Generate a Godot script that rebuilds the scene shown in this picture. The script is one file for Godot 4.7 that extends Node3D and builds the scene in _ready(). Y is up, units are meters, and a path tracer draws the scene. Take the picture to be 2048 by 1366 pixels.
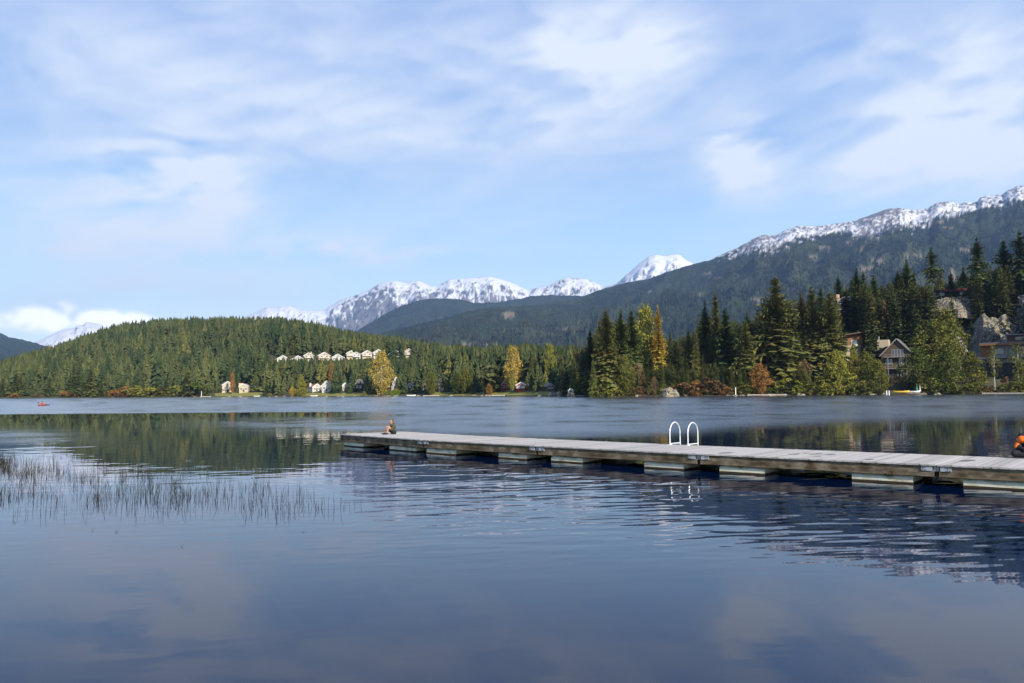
extends Node3D
# A mountain lake in autumn: floating dock, reeds, wooded shores with cabins, snowy ranges.

const F := 1652.0                     # focal length of the photograph in its own 2048-wide pixels
const EYE := Vector3(0, 2.1, 0)
const SUN_AZ := 34.0                  # degrees to the right of straight behind
const SUN_EL := 30.0
var cb: Basis                         # camera basis
var rng := RandomNumberGenerator.new()
var M := {}                           # materials by name
var used := {}                        # names taken, per parent

# ------------------------------------------------------------------ mesh collector
class MB:
	var v := PackedVector3Array()
	var c := PackedColorArray()
	var n := PackedVector3Array()
	var uv := PackedVector2Array()
	var i := PackedInt32Array()
	var col := Color.WHITE
	func tri(a: Vector3, b: Vector3, d: Vector3) -> void:
		var k := v.size()
		v.push_back(a); v.push_back(b); v.push_back(d)
		c.push_back(col); c.push_back(col); c.push_back(col)
		i.push_back(k); i.push_back(k + 1); i.push_back(k + 2)
	func quad(a: Vector3, b: Vector3, d: Vector3, e: Vector3) -> void:
		var k := v.size()
		v.push_back(a); v.push_back(b); v.push_back(d); v.push_back(e)
		c.push_back(col); c.push_back(col); c.push_back(col); c.push_back(col)
		i.push_back(k); i.push_back(k + 1); i.push_back(k + 2)
		i.push_back(k); i.push_back(k + 2); i.push_back(k + 3)
	func box(at: Vector3, s: Vector3, b := Basis()) -> void:
		var h := s * 0.5
		var p := []
		for k in 8:
			p.append(at + b * Vector3(h.x if k & 1 else -h.x, h.y if k & 2 else -h.y, h.z if k & 4 else -h.z))
		quad(p[4], p[6], p[7], p[5]); quad(p[1], p[3], p[2], p[0])
		quad(p[5], p[7], p[3], p[1]); quad(p[0], p[2], p[6], p[4])
		quad(p[6], p[2], p[3], p[7]); quad(p[0], p[4], p[5], p[1])
	func bevel(at: Vector3, s: Vector3, r: float, b := Basis()) -> void:
		# box with chamfered long edges (along x)
		var h := s * 0.5
		var ring := [Vector2(-h.y, -h.z + r), Vector2(-h.y + r, -h.z), Vector2(h.y - r, -h.z), Vector2(h.y, -h.z + r), Vector2(h.y, h.z - r), Vector2(h.y - r, h.z), Vector2(-h.y + r, h.z), Vector2(-h.y, h.z - r)]
		for k in 8:
			var p: Vector2 = ring[k]
			var q: Vector2 = ring[(k + 1) % 8]
			quad(at + b * Vector3(-h.x, p.x, p.y), at + b * Vector3(-h.x, q.x, q.y), at + b * Vector3(h.x, q.x, q.y), at + b * Vector3(h.x, p.x, p.y))
		for e in [-1.0, 1.0]:
			for k in range(1, 7):
				var p: Vector2 = ring[0]
				var q: Vector2 = ring[k]
				var w: Vector2 = ring[k + 1]
				var a0 := at + b * Vector3(e * h.x, p.x, p.y)
				var a1 := at + b * Vector3(e * h.x, q.x, q.y)
				var a2 := at + b * Vector3(e * h.x, w.x, w.y)
				if e > 0: tri(a0, a1, a2)
				else: tri(a0, a2, a1)
	func tube(path: Array, rad: Array, sides := 8, caps := true) -> void:
		var rings := []
		var up := Vector3(0.31, 0.2, 0.93)
		for k in path.size():
			var t: Vector3 = (path[mini(k + 1, path.size() - 1)] - path[maxi(k - 1, 0)]).normalized()
			var a := t.cross(up)
			if a.length() < 0.1: a = t.cross(Vector3(1, 0, 0))
			a = a.normalized()
			var b := t.cross(a)
			var ring := []
			for s in sides:
				var an := TAU * s / sides
				ring.append(path[k] + (a * cos(an) + b * sin(an)) * float(rad[k]))
			rings.append(ring)
		for k in rings.size() - 1:
			for s in sides:
				var s2 := (s + 1) % sides
				quad(rings[k][s], rings[k + 1][s], rings[k + 1][s2], rings[k][s2])
		if caps:
			for s in range(1, sides - 1):
				tri(rings[0][0], rings[0][s], rings[0][s + 1])
				tri(rings[-1][0], rings[-1][s + 1], rings[-1][s])
	func disc(at: Vector3, rx: float, rz: float, sides := 10) -> void:
		for s in sides:
			var a := TAU * s / sides
			var b := TAU * (s + 1) / sides
			tri(at, at + Vector3(cos(a) * rx, 0, sin(a) * rz), at + Vector3(cos(b) * rx, 0, sin(b) * rz))
	func mesh() -> ArrayMesh:
		var a := []
		a.resize(Mesh.ARRAY_MAX)
		a[Mesh.ARRAY_VERTEX] = v
		if c.size() == v.size(): a[Mesh.ARRAY_COLOR] = c
		if n.size() == v.size(): a[Mesh.ARRAY_NORMAL] = n
		if uv.size() == v.size(): a[Mesh.ARRAY_TEX_UV] = uv
		a[Mesh.ARRAY_INDEX] = i
		var m := ArrayMesh.new()
		m.add_surface_from_arrays(Mesh.PRIMITIVE_TRIANGLES, a)
		return m

# ------------------------------------------------------------------ objects
func numbered(called: String, parent: Node) -> String:
	var key := [parent.get_instance_id(), called]
	var k: int = used.get(key, 0)
	used[key] = k + 1
	return called if k == 0 else "%s_%03d" % [called, k]

func part(called: String, mesh: Mesh, mat: Material, parent: Node, label := "") -> MeshInstance3D:
	var o := MeshInstance3D.new()
	o.mesh = mesh
	o.material_override = mat
	o.name = numbered(called, parent)
	if label: o.set_meta("label", label)
	parent.add_child(o, true)
	return o

func tag(o: Node, label: String, category := "", group := "", kind := "") -> void:
	if label: o.set_meta("label", label)
	if category: o.set_meta("category", category)
	if group: o.set_meta("group", group)
	if kind: o.set_meta("kind", kind)

func thing(called: String, label: String, category: String, pos := Vector3.ZERO, turn := 0.0, group := "") -> Node3D:
	var o := Node3D.new()
	o.name = numbered(called, self)
	add_child(o, true)
	o.position = pos
	o.rotation.y = turn
	tag(o, label, category, group)
	return o

func setting(called: String, mesh: Mesh, mat: Material, label := "") -> MeshInstance3D:
	var o := part(called, mesh, mat, self, label)
	o.set_meta("kind", "structure")
	return o

func copy(proto: Node3D, label: String, pos: Vector3, turn: float, sc: Vector3, group := "", crown: Material = null) -> Node3D:
	var o: Node3D = proto.duplicate()
	o.name = numbered(str(proto.get_meta("base")), self)
	o.remove_meta("base")
	add_child(o, true)
	o.transform = Transform3D(Basis(Vector3.UP, turn).scaled_local(sc), pos)
	tag(o, label, str(proto.get_meta("category")), group)
	if crown:
		for ch in o.get_children():
			if str(ch.name).begins_with("crown") or str(ch.name).begins_with("foliage"):
				ch.material_override = crown
	return o

# ------------------------------------------------------------------ camera maths
func ray(px: float, py: float) -> Vector3:
	return cb * Vector3((px - 1024.0) / F, -(py - 683.0) / F, -1.0)

func at(px: float, py: float, d: float) -> Vector3:      # the point of that sight line d metres ahead
	var r := ray(px, py)
	return EYE + r * (d / -r.z)

func level(px: float, py: float, y: float) -> Vector3:   # where a sight line meets a level
	var r := ray(px, py)
	return EYE + r * ((y - EYE.y) / r.y)

func seen(p: Vector3) -> Vector2:
	var l := cb.inverse() * (p - EYE)
	return Vector2(1024.0 + F * l.x / -l.z, 683.0 - F * l.y / -l.z)

func horizon(px: float) -> float:
	return 784.0 - 0.007 * (px - 1024.0)

func lookup(tab: Array, x: float, col := 1) -> float:     # linear between rows [x, ...]
	if x <= tab[0][0]: return tab[0][col]
	for k in range(1, tab.size()):
		if x <= tab[k][0]:
			var t: float = (x - tab[k - 1][0]) / (tab[k][0] - tab[k - 1][0])
			return lerpf(tab[k - 1][col], tab[k][col], t)
	return tab[-1][col]

func bent(tab: Array, x: float, col := 1) -> float:       # the same, smoothed over a little width
	return (lookup(tab, x - 22, col) + lookup(tab, x, col) * 2.0 + lookup(tab, x + 22, col)) * 0.25

# ------------------------------------------------------------------ materials
func noise(freq: float, sd: int, oct := 4, type := FastNoiseLite.TYPE_SIMPLEX_SMOOTH) -> FastNoiseLite:
	var f := FastNoiseLite.new()
	f.noise_type = type
	f.seed = sd
	f.frequency = freq
	f.fractal_octaves = oct
	f.fractal_type = FastNoiseLite.FRACTAL_FBM if oct > 1 else FastNoiseLite.FRACTAL_NONE
	return f

func ramp(cols: Array, offs: Array) -> Gradient:
	var g := Gradient.new()
	g.offsets = PackedFloat32Array(offs)
	var a := PackedColorArray()
	for c in cols: a.append(c.linear_to_srgb())
	g.colors = a
	return g

func ntex(freq: float, sd: int, cols: Array, offs: Array, size := 512, oct := 5) -> NoiseTexture2D:
	var t := NoiseTexture2D.new()
	t.width = size; t.height = size
	t.seamless = true
	t.noise = noise(freq, sd, oct)
	t.color_ramp = ramp(cols, offs)
	return t

func plain(called: String, col: Color, rough := 0.85, vc := false) -> StandardMaterial3D:
	var m := StandardMaterial3D.new()
	m.resource_name = called
	m.albedo_color = col.linear_to_srgb()
	m.roughness = rough
	m.metallic_specular = 0.35
	m.vertex_color_use_as_albedo = vc
	M[called] = m
	return m

func grained(called: String, cols: Array, offs: Array, freq: float, sd: int, scale: Vector3, rough := 0.85, world := false, bump := 0.0, tint := Color.WHITE) -> StandardMaterial3D:
	var m := plain(called, tint, rough)
	m.albedo_texture = ntex(freq, sd, cols, offs)
	m.uv1_triplanar = true
	m.uv1_world_triplanar = world
	m.uv1_scale = scale
	if bump > 0.0:
		m.heightmap_enabled = true
		m.heightmap_texture = m.albedo_texture
		m.heightmap_scale = bump
	return m

func leafy(called: String, col: Color, light := 0.25) -> StandardMaterial3D:
	var m := plain(called, col, 0.75, true)
	m.metallic_specular = 0.2
	m.backlight_enabled = true
	m.backlight = Color(light, light, light)
	return m

func C(r: float, g: float, b: float) -> Color:
	return Color(r, g, b)

func make_materials() -> void:
	# weathered wood, four boards' worth of tone
	for k in 4:
		var t: float = [0.40, 0.46, 0.36, 0.43][k]
		grained("deck_%d" % k, [C(t * 0.62, t * 0.58, t * 0.55), C(t, t * 0.95, t * 0.88), C(t * 1.12, t * 1.08, t * 1.01)], [0.25, 0.5, 0.8], 0.012, 30 + k, Vector3(3.2, 2.0, 0.45), 0.9)
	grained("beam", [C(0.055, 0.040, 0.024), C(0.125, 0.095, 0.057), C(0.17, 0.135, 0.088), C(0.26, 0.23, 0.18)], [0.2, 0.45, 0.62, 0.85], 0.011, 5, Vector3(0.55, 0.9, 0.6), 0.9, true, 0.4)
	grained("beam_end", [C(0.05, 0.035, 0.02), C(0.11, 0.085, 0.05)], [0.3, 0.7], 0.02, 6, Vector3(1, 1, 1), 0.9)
	grained("float_skin", [C(0.36, 0.33, 0.20), C(0.62, 0.60, 0.47), C(0.70, 0.68, 0.55)], [0.25, 0.5, 0.75], 0.01, 7, Vector3(0.6, 1.4, 0.6), 0.6, true)
	plain("float_scum", C(0.05, 0.035, 0.012), 0.7)
	grained("moss", [C(0.03, 0.04, 0.01), C(0.075, 0.085, 0.02)], [0.3, 0.7], 0.02, 8, Vector3(2, 2, 2), 0.95)
	var z := plain("zinc", C(0.40, 0.42, 0.42), 0.6)
	z.metallic = 0.1
	plain("bolt", C(0.10, 0.09, 0.085), 0.5).metallic = 0.6
	plain("rust", C(0.05, 0.03, 0.02), 0.8)
	var al := plain("rail", C(0.82, 0.84, 0.84), 0.28)
	al.metallic = 0.35
	plain("wet", C(0.12, 0.10, 0.09), 0.4)
	# timber and houses
	plain("white_wall", C(0.50, 0.485, 0.44), 0.8)
	plain("cream_wall", C(0.46, 0.385, 0.27), 0.85)
	plain("peach_wall", C(0.66, 0.42, 0.28), 0.85)
	plain("grey_wall", C(0.26, 0.27, 0.27), 0.85)
	plain("dark_wall", C(0.055, 0.05, 0.045), 0.85)
	plain("red_wall", C(0.34, 0.055, 0.025), 0.85)
	plain("brick_red", C(0.20, 0.05, 0.03), 0.85)
	grained("cedar", [C(0.20, 0.09, 0.045), C(0.33, 0.15, 0.07)], [0.3, 0.7], 0.02, 11, Vector3(0.3, 2.5, 0.3), 0.75)
	grained("brown_wall", [C(0.065, 0.045, 0.032), C(0.125, 0.085, 0.06)], [0.3, 0.7], 0.02, 12, Vector3(0.3, 3, 0.3), 0.85)
	plain("white_trim", C(0.80, 0.80, 0.78), 0.6)
	plain("grey_trim", C(0.27, 0.25, 0.235), 0.7)
	plain("white_roof", C(0.56, 0.57, 0.58), 0.7)
	grained("slate_roof", [C(0.10, 0.10, 0.115), C(0.19, 0.19, 0.21)], [0.3, 0.7], 0.03, 13, Vector3(0.6, 0.6, 0.6), 0.8)
	grained("brown_roof", [C(0.12, 0.085, 0.06), C(0.21, 0.16, 0.115)], [0.3, 0.7], 0.03, 14, Vector3(0.6, 0.6, 0.6), 0.85)
	plain("red_roof", C(0.26, 0.11, 0.07), 0.85)
	plain("teal_roof", C(0.40, 0.54, 0.55), 0.6)
	var gl := plain("pane", C(0.035, 0.045, 0.055), 0.06)
	gl.metallic_specular = 0.6
	plain("lit_pane", C(0.62, 0.66, 0.68), 0.12).metallic_specular = 0.6
	plain("teal_pane", C(0.10, 0.17, 0.17), 0.08).metallic_specular = 0.6
	# boats, bits
	plain("orange_hull", C(0.72, 0.20, 0.03), 0.45)
	plain("red_hull", C(0.42, 0.07, 0.03), 0.5)
	plain("yellow_hull", C(0.78, 0.50, 0.05), 0.4)
	plain("white_hull", C(0.80, 0.80, 0.76), 0.4)
	plain("green_cloth", C(0.06, 0.22, 0.17), 0.9)
	plain("jetty", C(0.34, 0.29, 0.23), 0.9)
	plain("pale_post", C(0.42, 0.38, 0.32), 0.9)
	plain("skin", C(0.40, 0.225, 0.155), 0.6).subsurf_scatter_enabled = true
	plain("orange_cloth", C(0.66, 0.14, 0.02), 0.7)
	plain("black_cloth", C(0.018, 0.018, 0.024), 0.85)
	plain("dark_hair", C(0.02, 0.014, 0.01), 0.6)
	# plants
	grained("bark", [C(0.05, 0.037, 0.026), C(0.12, 0.095, 0.07)], [0.3, 0.7], 0.02, 15, Vector3(1.5, 0.25, 1.5), 0.95)
	grained("pale_bark", [C(0.20, 0.18, 0.15), C(0.55, 0.52, 0.47)], [0.25, 0.6], 0.02, 16, Vector3(0.7, 1.2, 0.7), 0.9)
	leafy("fir_deep", C(0.062, 0.088, 0.030), 0.34)
	leafy("fir_green", C(0.092, 0.120, 0.036), 0.34)
	leafy("fir_olive", C(0.135, 0.138, 0.040), 0.34)
	leafy("fir_bright", C(0.135, 0.155, 0.040), 0.34)
	leafy("fir_brown", C(0.14, 0.105, 0.036))
	leafy("larch_gold", C(0.42, 0.30, 0.05), 0.3)
	leafy("leaf_yellow", C(0.40, 0.31, 0.075), 0.35)
	leafy("leaf_gold", C(0.40, 0.30, 0.065), 0.3)
	leafy("leaf_lime", C(0.23, 0.225, 0.04), 0.35)
	leafy("leaf_olive", C(0.125, 0.13, 0.028), 0.3)
	leafy("leaf_green", C(0.075, 0.10, 0.022), 0.3)
	leafy("leaf_orange", C(0.28, 0.145, 0.042), 0.28)
	leafy("leaf_russet", C(0.14, 0.083, 0.040), 0.2)
	leafy("leaf_bare", C(0.21, 0.135, 0.072), 0.2)
	leafy("hedge", C(0.13, 0.19, 0.025), 0.3)
	plain("reed", C(0.024, 0.022, 0.010), 0.7, true)
	plain("leaf_litter", C(0.05, 0.035, 0.02), 0.6)
	# ground
	grained("ground", [C(0.03, 0.035, 0.014), C(0.07, 0.065, 0.03), C(0.11, 0.09, 0.05)], [0.3, 0.5, 0.75], 0.02, 17, Vector3(0.06, 0.06, 0.06), 0.95, true)
	grained("lawn", [C(0.14, 0.15, 0.03), C(0.25, 0.22, 0.06)], [0.3, 0.7], 0.02, 18, Vector3(0.1, 0.1, 0.1), 0.95, true)
	grained("rock", [C(0.05, 0.045, 0.035), C(0.20, 0.185, 0.15), C(0.40, 0.375, 0.32), C(0.17, 0.12, 0.045), C(0.10, 0.09, 0.03)], [0.28, 0.42, 0.56, 0.68, 0.85], 0.012, 19, Vector3(0.09, 0.13, 0.09), 0.9, true, 18.0)
	grained("driftwood", [C(0.015, 0.011, 0.008), C(0.075, 0.066, 0.038), C(0.19, 0.175, 0.12)], [0.3, 0.5, 0.8], 0.03, 20, Vector3(2.2, 1.3, 2.2), 0.95, false, 1.2)
	plain("cut_wood", C(0.42, 0.20, 0.11), 0.85)
	var tm := plain("terrain", Color.WHITE, 0.95, true)
	tm.metallic_specular = 0.1

# ------------------------------------------------------------------ sky
func make_sky() -> PanoramaSkyMaterial:
	var w := 2560
	var h := 1280
	var half := h / 2
	var lines := []
	lines.resize(half)
	var big := noise(1.5, 71, 4)
	var mid := noise(3.6, 72, 5)
	var fine := noise(9.0, 73, 4)
	var puff := noise(26.0, 74, 5)
	# clouds and veils of the photograph: azimuth, elevation (degrees), widths, amount, how lumpy, puffy?
	var blobs := []
	for b in [
		[330, 360, 150, 62, 0.85, 1.5, 0.0], [420, 330, 130, 45, 0.30, 1.4, 0.0], [300, 470, 170, 60, 0.34, 1.2, 0.0],
		[800, 130, 620, 190, 0.36, 0.6, 0.0], [1250, 90, 190, 80, 0.58, 1.0, 0.0], [1000, 250, 420, 70, 0.22, 1.0, 0.0],
		[640, 500, 150, 22, 0.40, 1.6, 0.0], [800, 500, 130, 24, 0.36, 1.6, 0.0], [650, 585, 240, 50, 0.28, 0.8, 0.0],
		[1490, 290, 58, 42, 0.95, 1.4, 0.0], [1480, 345, 56, 36, 0.7, 1.6, 0.0], [1560, 345, 70, 50, 0.34, 1.6, 0.0], [1870, 275, 160, 78, 1.1, 0.7, 0.0], [1960, 300, 150, 50, 0.6, 0.6, 0.0], [250, 470, 520, 150, 0.22, 0.7, 0.0], [2000, 200, 180, 80, 0.5, 0.9, 0.0],
		[1780, 350, 120, 45, 0.28, 1.0, 0.0], [1780, 90, 130, 45, 0.25, 1.2, 0.0], [2080, 60, 160, 70, 0.3, 1.0, 0.0],
		[100, 560, 260, 90, 0.22, 0.6, 0.0], [300, 120, 330, 110, 0.12, 1.2, 0.0],
		[28, 638, 52, 17, 1.5, 1.0, 1.0], [84, 648, 34, 17, 1.2, 1.0, 1.0], [112, 630, 46, 22, 1.6, 1.0, 1.0], [150, 638, 40, 13, 1.3, 1.0, 1.0], [200, 640, 36, 16, 1.5, 1.0, 1.0], [245, 640, 46, 16, 1.4, 1.0, 1.0], [285, 640, 40, 10, 0.8, 1.0, 1.0]]:
		var ax: float = atan((b[0] - 1024.0) / F)
		var a := rad_to_deg(ax)
		var e := rad_to_deg(atan((horizon(b[0]) - b[1]) / F * cos(ax)))
		blobs.append([a, e, b[2] / F * 57.3 * cos(ax), b[3] / F * 57.3, b[4], b[5], b[6]])
	var eh := [[0.0, 1.15, 1.36, 1.38], [4.0, 0.88, 1.14, 1.20], [9.0, 0.48, 0.77, 1.02], [16.0, 0.295, 0.485, 0.81], [25.0, 0.24, 0.385, 0.72], [50.0, 0.15, 0.28, 0.64], [90.0, 0.10, 0.21, 0.54]]
	var one_line := func(y: int) -> void:
		var data := PackedFloat32Array()
		data.resize(w * 3)
		var el := PI * (0.5 - (y + 0.5) / h)
		var E := rad_to_deg(el)
		var base := Vector3(lookup(eh, E, 1), lookup(eh, E, 2), lookup(eh, E, 3))
		var near := []
		for b in blobs:
			if absf(E - b[1]) < b[3] * 2.6: near.append(b)
		for x in w:
			var az := TAU * (x + 0.5) / w
			var A := rad_to_deg(az)
			if A > 180.0: A -= 360.0
			var ce := cos(el)
			var dx := sin(az) * ce
			var dy := sin(el)
			var dz := -cos(az) * ce
			var s := dy * 2.3 - dx * 0.25
			var n1 := big.get_noise_3d(dx, s, dz)
			var n2 := mid.get_noise_3d(dx + n1 * 0.16, s * 1.25 - n1 * 0.1, dz)
			var n3 := fine.get_noise_3d(dx + n2 * 0.09, s * 1.3 + n2 * 0.07, dz)
			var cov := clampf(0.18 + n1 * 0.12 + n2 * 0.15 + n3 * 0.10, 0.0, 0.75) * clampf(1.3 - E / 70.0, 0.45, 1.0)
			var white := 0.0
			for b in near:
				var da: float = (A - b[0]) / b[2]
				if absf(da) > 2.6: continue
				var de: float = (E - b[1]) / b[3]
				var g: float = b[4] * exp(-da * da - de * de)
				if b[6] > 0.0:
					var pn := puff.get_noise_3d(dx, dy * 1.3, dz)
					white += maxf(0.0, g * (0.80 + 1.5 * pn) - 0.22) * 1.25
				else:
					cov += g * (1.0 + b[5] * (n2 * 0.9 + n3 * 1.1))
			cov = clampf(cov, 0.0, 1.0)
			white = clampf(white, 0.0, 1.0)
			var cr := lerpf(base.x, 0.75, cov * 0.95)
			var cg := lerpf(base.y, 0.815, cov * 0.95)
			var cbb := lerpf(base.z, 0.90, cov * 0.95)
			cr = lerpf(cr, 1.5, white * 0.9); cg = lerpf(cg, 1.46, white * 0.9); cbb = lerpf(cbb, 1.45, white * 0.9)
			var k := x * 3
			data[k] = cr; data[k + 1] = cg; data[k + 2] = cbb
		lines[y] = data
	var job := WorkerThreadPool.add_group_task(one_line, half)
	WorkerThreadPool.wait_for_group_task_completion(job)
	var data := PackedFloat32Array()
	for y in half: data.append_array(lines[y])
	var low := PackedFloat32Array()
	for x in w: low.append_array([0.16, 0.19, 0.22])
	for y in range(half, h): data.append_array(low)
	var im := Image.create_from_data(w, h, false, Image.FORMAT_RGBF, data.to_byte_array())
	var sm := PanoramaSkyMaterial.new()
	sm.panorama = ImageTexture.create_from_image(im)
	return sm

# ------------------------------------------------------------------ the wooded shores
# px, shore distance, distance and ground line of the middle slope, distance and ground line of the ridge
const LAND := [
	[-1200, 700, 820, 790, 1100, 776], [-300, 690, 800, 782, 1050, 766], [0, 650, 770, 777, 1000, 753], [100, 640, 780, 768, 1100, 722], [200, 630, 800, 757, 1250, 684], [300, 620, 810, 749, 1300, 665],
	[430, 600, 820, 742, 1350, 659], [540, 570, 700, 734, 1250, 662], [620, 545, 702, 731, 1200, 671], [700, 520, 712, 728, 1100, 691], [750, 505, 722, 725, 1020, 700], [830, 478, 735, 725, 950, 708],
	[900, 460, 690, 736, 800, 733], [950, 445, 600, 756, 740, 739], [1000, 430, 560, 763, 690, 739], [1050, 405, 520, 766, 650, 740], [1100, 370, 470, 768, 600, 750], [1150, 345, 420, 772, 560, 755],
	[1190, 320, 390, 772, 520, 756], [1250, 314, 380, 769, 470, 745], [1350, 312, 370, 766, 460, 733], [1450, 312, 370, 760, 455, 712], [1550, 314, 370, 752, 450, 688], [1650, 318, 370, 738, 450, 650],
	[1750, 318, 370, 728, 450, 628], [1850, 316, 375, 728, 450, 606], [1900, 314, 390, 724, 450, 600], [1950, 312, 397, 720, 450, 592], [2048, 308, 397, 718, 455, 578], [2300, 285, 380, 715, 455, 570], [2700, 250, 330, 720, 430, 600], [3300, 220, 320, 730, 430, 650]]
# tops of the trees against what lies behind
const SKYLINE := [
	[-1200, 742], [-300, 735], [0, 718], [60, 702], [100, 690], [150, 675], [200, 655], [250, 645], [300, 638], [350, 636], [430, 633], [500, 635], [560, 635], [620, 642], [660, 653], [700, 661], [750, 668], [800, 673], [850, 684],
	[900, 689], [950, 691], [1000, 688], [1050, 685], [1100, 690], [1170, 690], [1188, 664], [1205, 645], [1285, 640], [1340, 680], [1385, 668], [1410, 632], [1500, 645], [1540, 604], [1600, 600], [1660, 592], [1710, 562], [1760, 572], [1810, 552], [1850, 570], [1950, 545], [2048, 522], [2300, 520], [3300, 560]]
var hill_noise: FastNoiseLite

func ground(x: float, z: float) -> float:
	var d := -z
	var px := 1024.0 + F * x / d
	var hz := horizon(px)
	var ds := bent(LAND, px, 1)
	var dm := bent(LAND, px, 2)
	var hm := 2.1 + dm * (hz - bent(LAND, px, 3)) / F
	var R := bent(LAND, px, 4)
	var hr := 2.1 + R * (hz - bent(LAND, px, 5)) / F
	var wob := hill_noise.get_noise_2d(x, z)
	if d < ds: return maxf(-3.0, (d - ds) * 0.08)
	var beach := 0.3 + 3.0 * smoothstep(0.0, 26.0, d - ds)
	if d < dm:
		var t := smoothstep(0.0, 1.0, clampf((d - ds - 14.0) / (dm - ds - 14.0), 0.0, 1.0))
		return lerpf(beach, hm, t) + wob * 2.0 * t
	if d < R:
		var t := (d - dm) / (R - dm)
		return lerpf(hm, hr, sin(t * PI * 0.5)) + wob * 2.5 * (1.0 - t)
	return maxf(-2.0, hr - (d - R) * 0.22)

func make_shore() -> void:
	var mb := MB.new()
	var cols := []
	var px := -1100.0
	while px <= 3200.0:
		cols.append(px)
		px += 16.0
	var rows := 60
	for c in cols:
		var q: float = (c - 1024.0) / F
		var ds := bent(LAND, c, 1) - 14.0
		var R := bent(LAND, c, 4) + 260.0
		for r in rows:
			var t := float(r) / (rows - 1)
			var d := ds + (R - ds) * pow(t, 1.5)
			mb.v.push_back(Vector3(q * d, ground(q * d, -d), -d))
	grid_faces(mb, cols.size(), rows)
	setting("shore_land", mb.mesh(), M.ground)

func grid_faces(mb: MB, nc: int, nr: int) -> void:
	# faces and smooth normals of a grid stored column by column
	for c in nc - 1:
		for r in nr - 1:
			var a := c * nr + r
			mb.i.append_array([a, a + 1, a + nr + 1, a, a + nr + 1, a + nr])
	mb.n.resize(mb.v.size())
	for c in nc:
		for r in nr:
			var dx := mb.v[mini(c + 1, nc - 1) * nr + r] - mb.v[maxi(c - 1, 0) * nr + r]
			var dz := mb.v[c * nr + mini(r + 1, nr - 1)] - mb.v[c * nr + maxi(r - 1, 0)]
			var nn := dx.cross(dz).normalized()
			mb.n[c * nr + r] = nn if nn.y >= 0.0 else -nn

# ------------------------------------------------------------------ mountain ranges
class RangeMesh:
	var pts := PackedVector3Array()
	var cov := PackedFloat32Array()   # 1 where forest grows
	var nc := 0
	var nr := 0
	func spot(u: float, t: float) -> Vector3:
		var x := clampf(u, 0, 0.9999) * (nc - 1)
		var y := clampf(t, 0, 0.9999) * (nr - 1)
		var a := int(x) * nr + int(y)
		return pts[a].lerp(pts[a + nr], x - int(x)).lerp(pts[a + 1].lerp(pts[a + nr + 1], x - int(x)), y - int(y))
	func wood(u: float, t: float) -> float:
		return cov[int(clampf(u, 0, 0.9999) * (nc - 1)) * nr + int(clampf(t, 0, 0.9999) * (nr - 1))]

func mountain(called: String, prof: Array, step: float, rows: int, ridge: Array, foot: Array, power: float, rough: float, jag: float, sd: int, tone: Callable, label: String) -> RangeMesh:
	var mb := MB.new()
	var rg := RangeMesh.new()
	var rn := noise(1.0 / 900.0, sd, 5)
	rn.fractal_type = FastNoiseLite.FRACTAL_RIDGED
	var fn := noise(1.0 / 160.0, sd + 1, 4)
	var px: float = prof[0][0]
	var back := 6
	while px <= prof[-1][0]:
		var dr := lookup(ridge, px)
		var df := lookup(foot, px)
		var top := at(px, lookup(prof, px), dr)
		top.y += fn.get_noise_2d(px * 9.0, 50.0) * jag
		for r in rows + back:
			var t := float(r) / (rows - 1)
			var d := lerpf(df, dr, t)
			var p := Vector3(top.x * d / dr, 0, -d)
			var env := smoothstep(0.0, 0.45, 1.0 - t) * smoothstep(0.0, 0.25, t)
			if t <= 1.0:
				p.y = lerpf(0.0, top.y, pow(t, power)) + ((rn.get_noise_2d(p.x, p.z) - 0.8) * rough * 0.8 * env + fn.get_noise_2d(p.x, p.z) * rough * 0.16 * smoothstep(0.0, 0.12, 1.0 - t))
			else:
				p.y = top.y * (1.0 - (t - 1.0) * 2.5)
			mb.v.push_back(p)
			mb.uv.push_back(Vector2(px, minf(t, 1.0)))
		rg.nc += 1
		px += step
	rg.nr = rows + back
	grid_faces(mb, rg.nc, rg.nr)
	for k in mb.v.size():
		var q := mb.uv[k]
		var out: Array = tone.call(mb.v[k], q.x, q.y, mb.n[k])
		mb.c.push_back(out[0])
		rg.cov.push_back(out[1])
	rg.pts = mb.v
	setting(called, mb.mesh(), M.terrain, label)
	return rg

var tn_a: FastNoiseLite
var tn_b: FastNoiseLite
var tn_c: FastNoiseLite
var tn_r: FastNoiseLite
const SNOW := Color(0.58, 0.595, 0.62)

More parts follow.
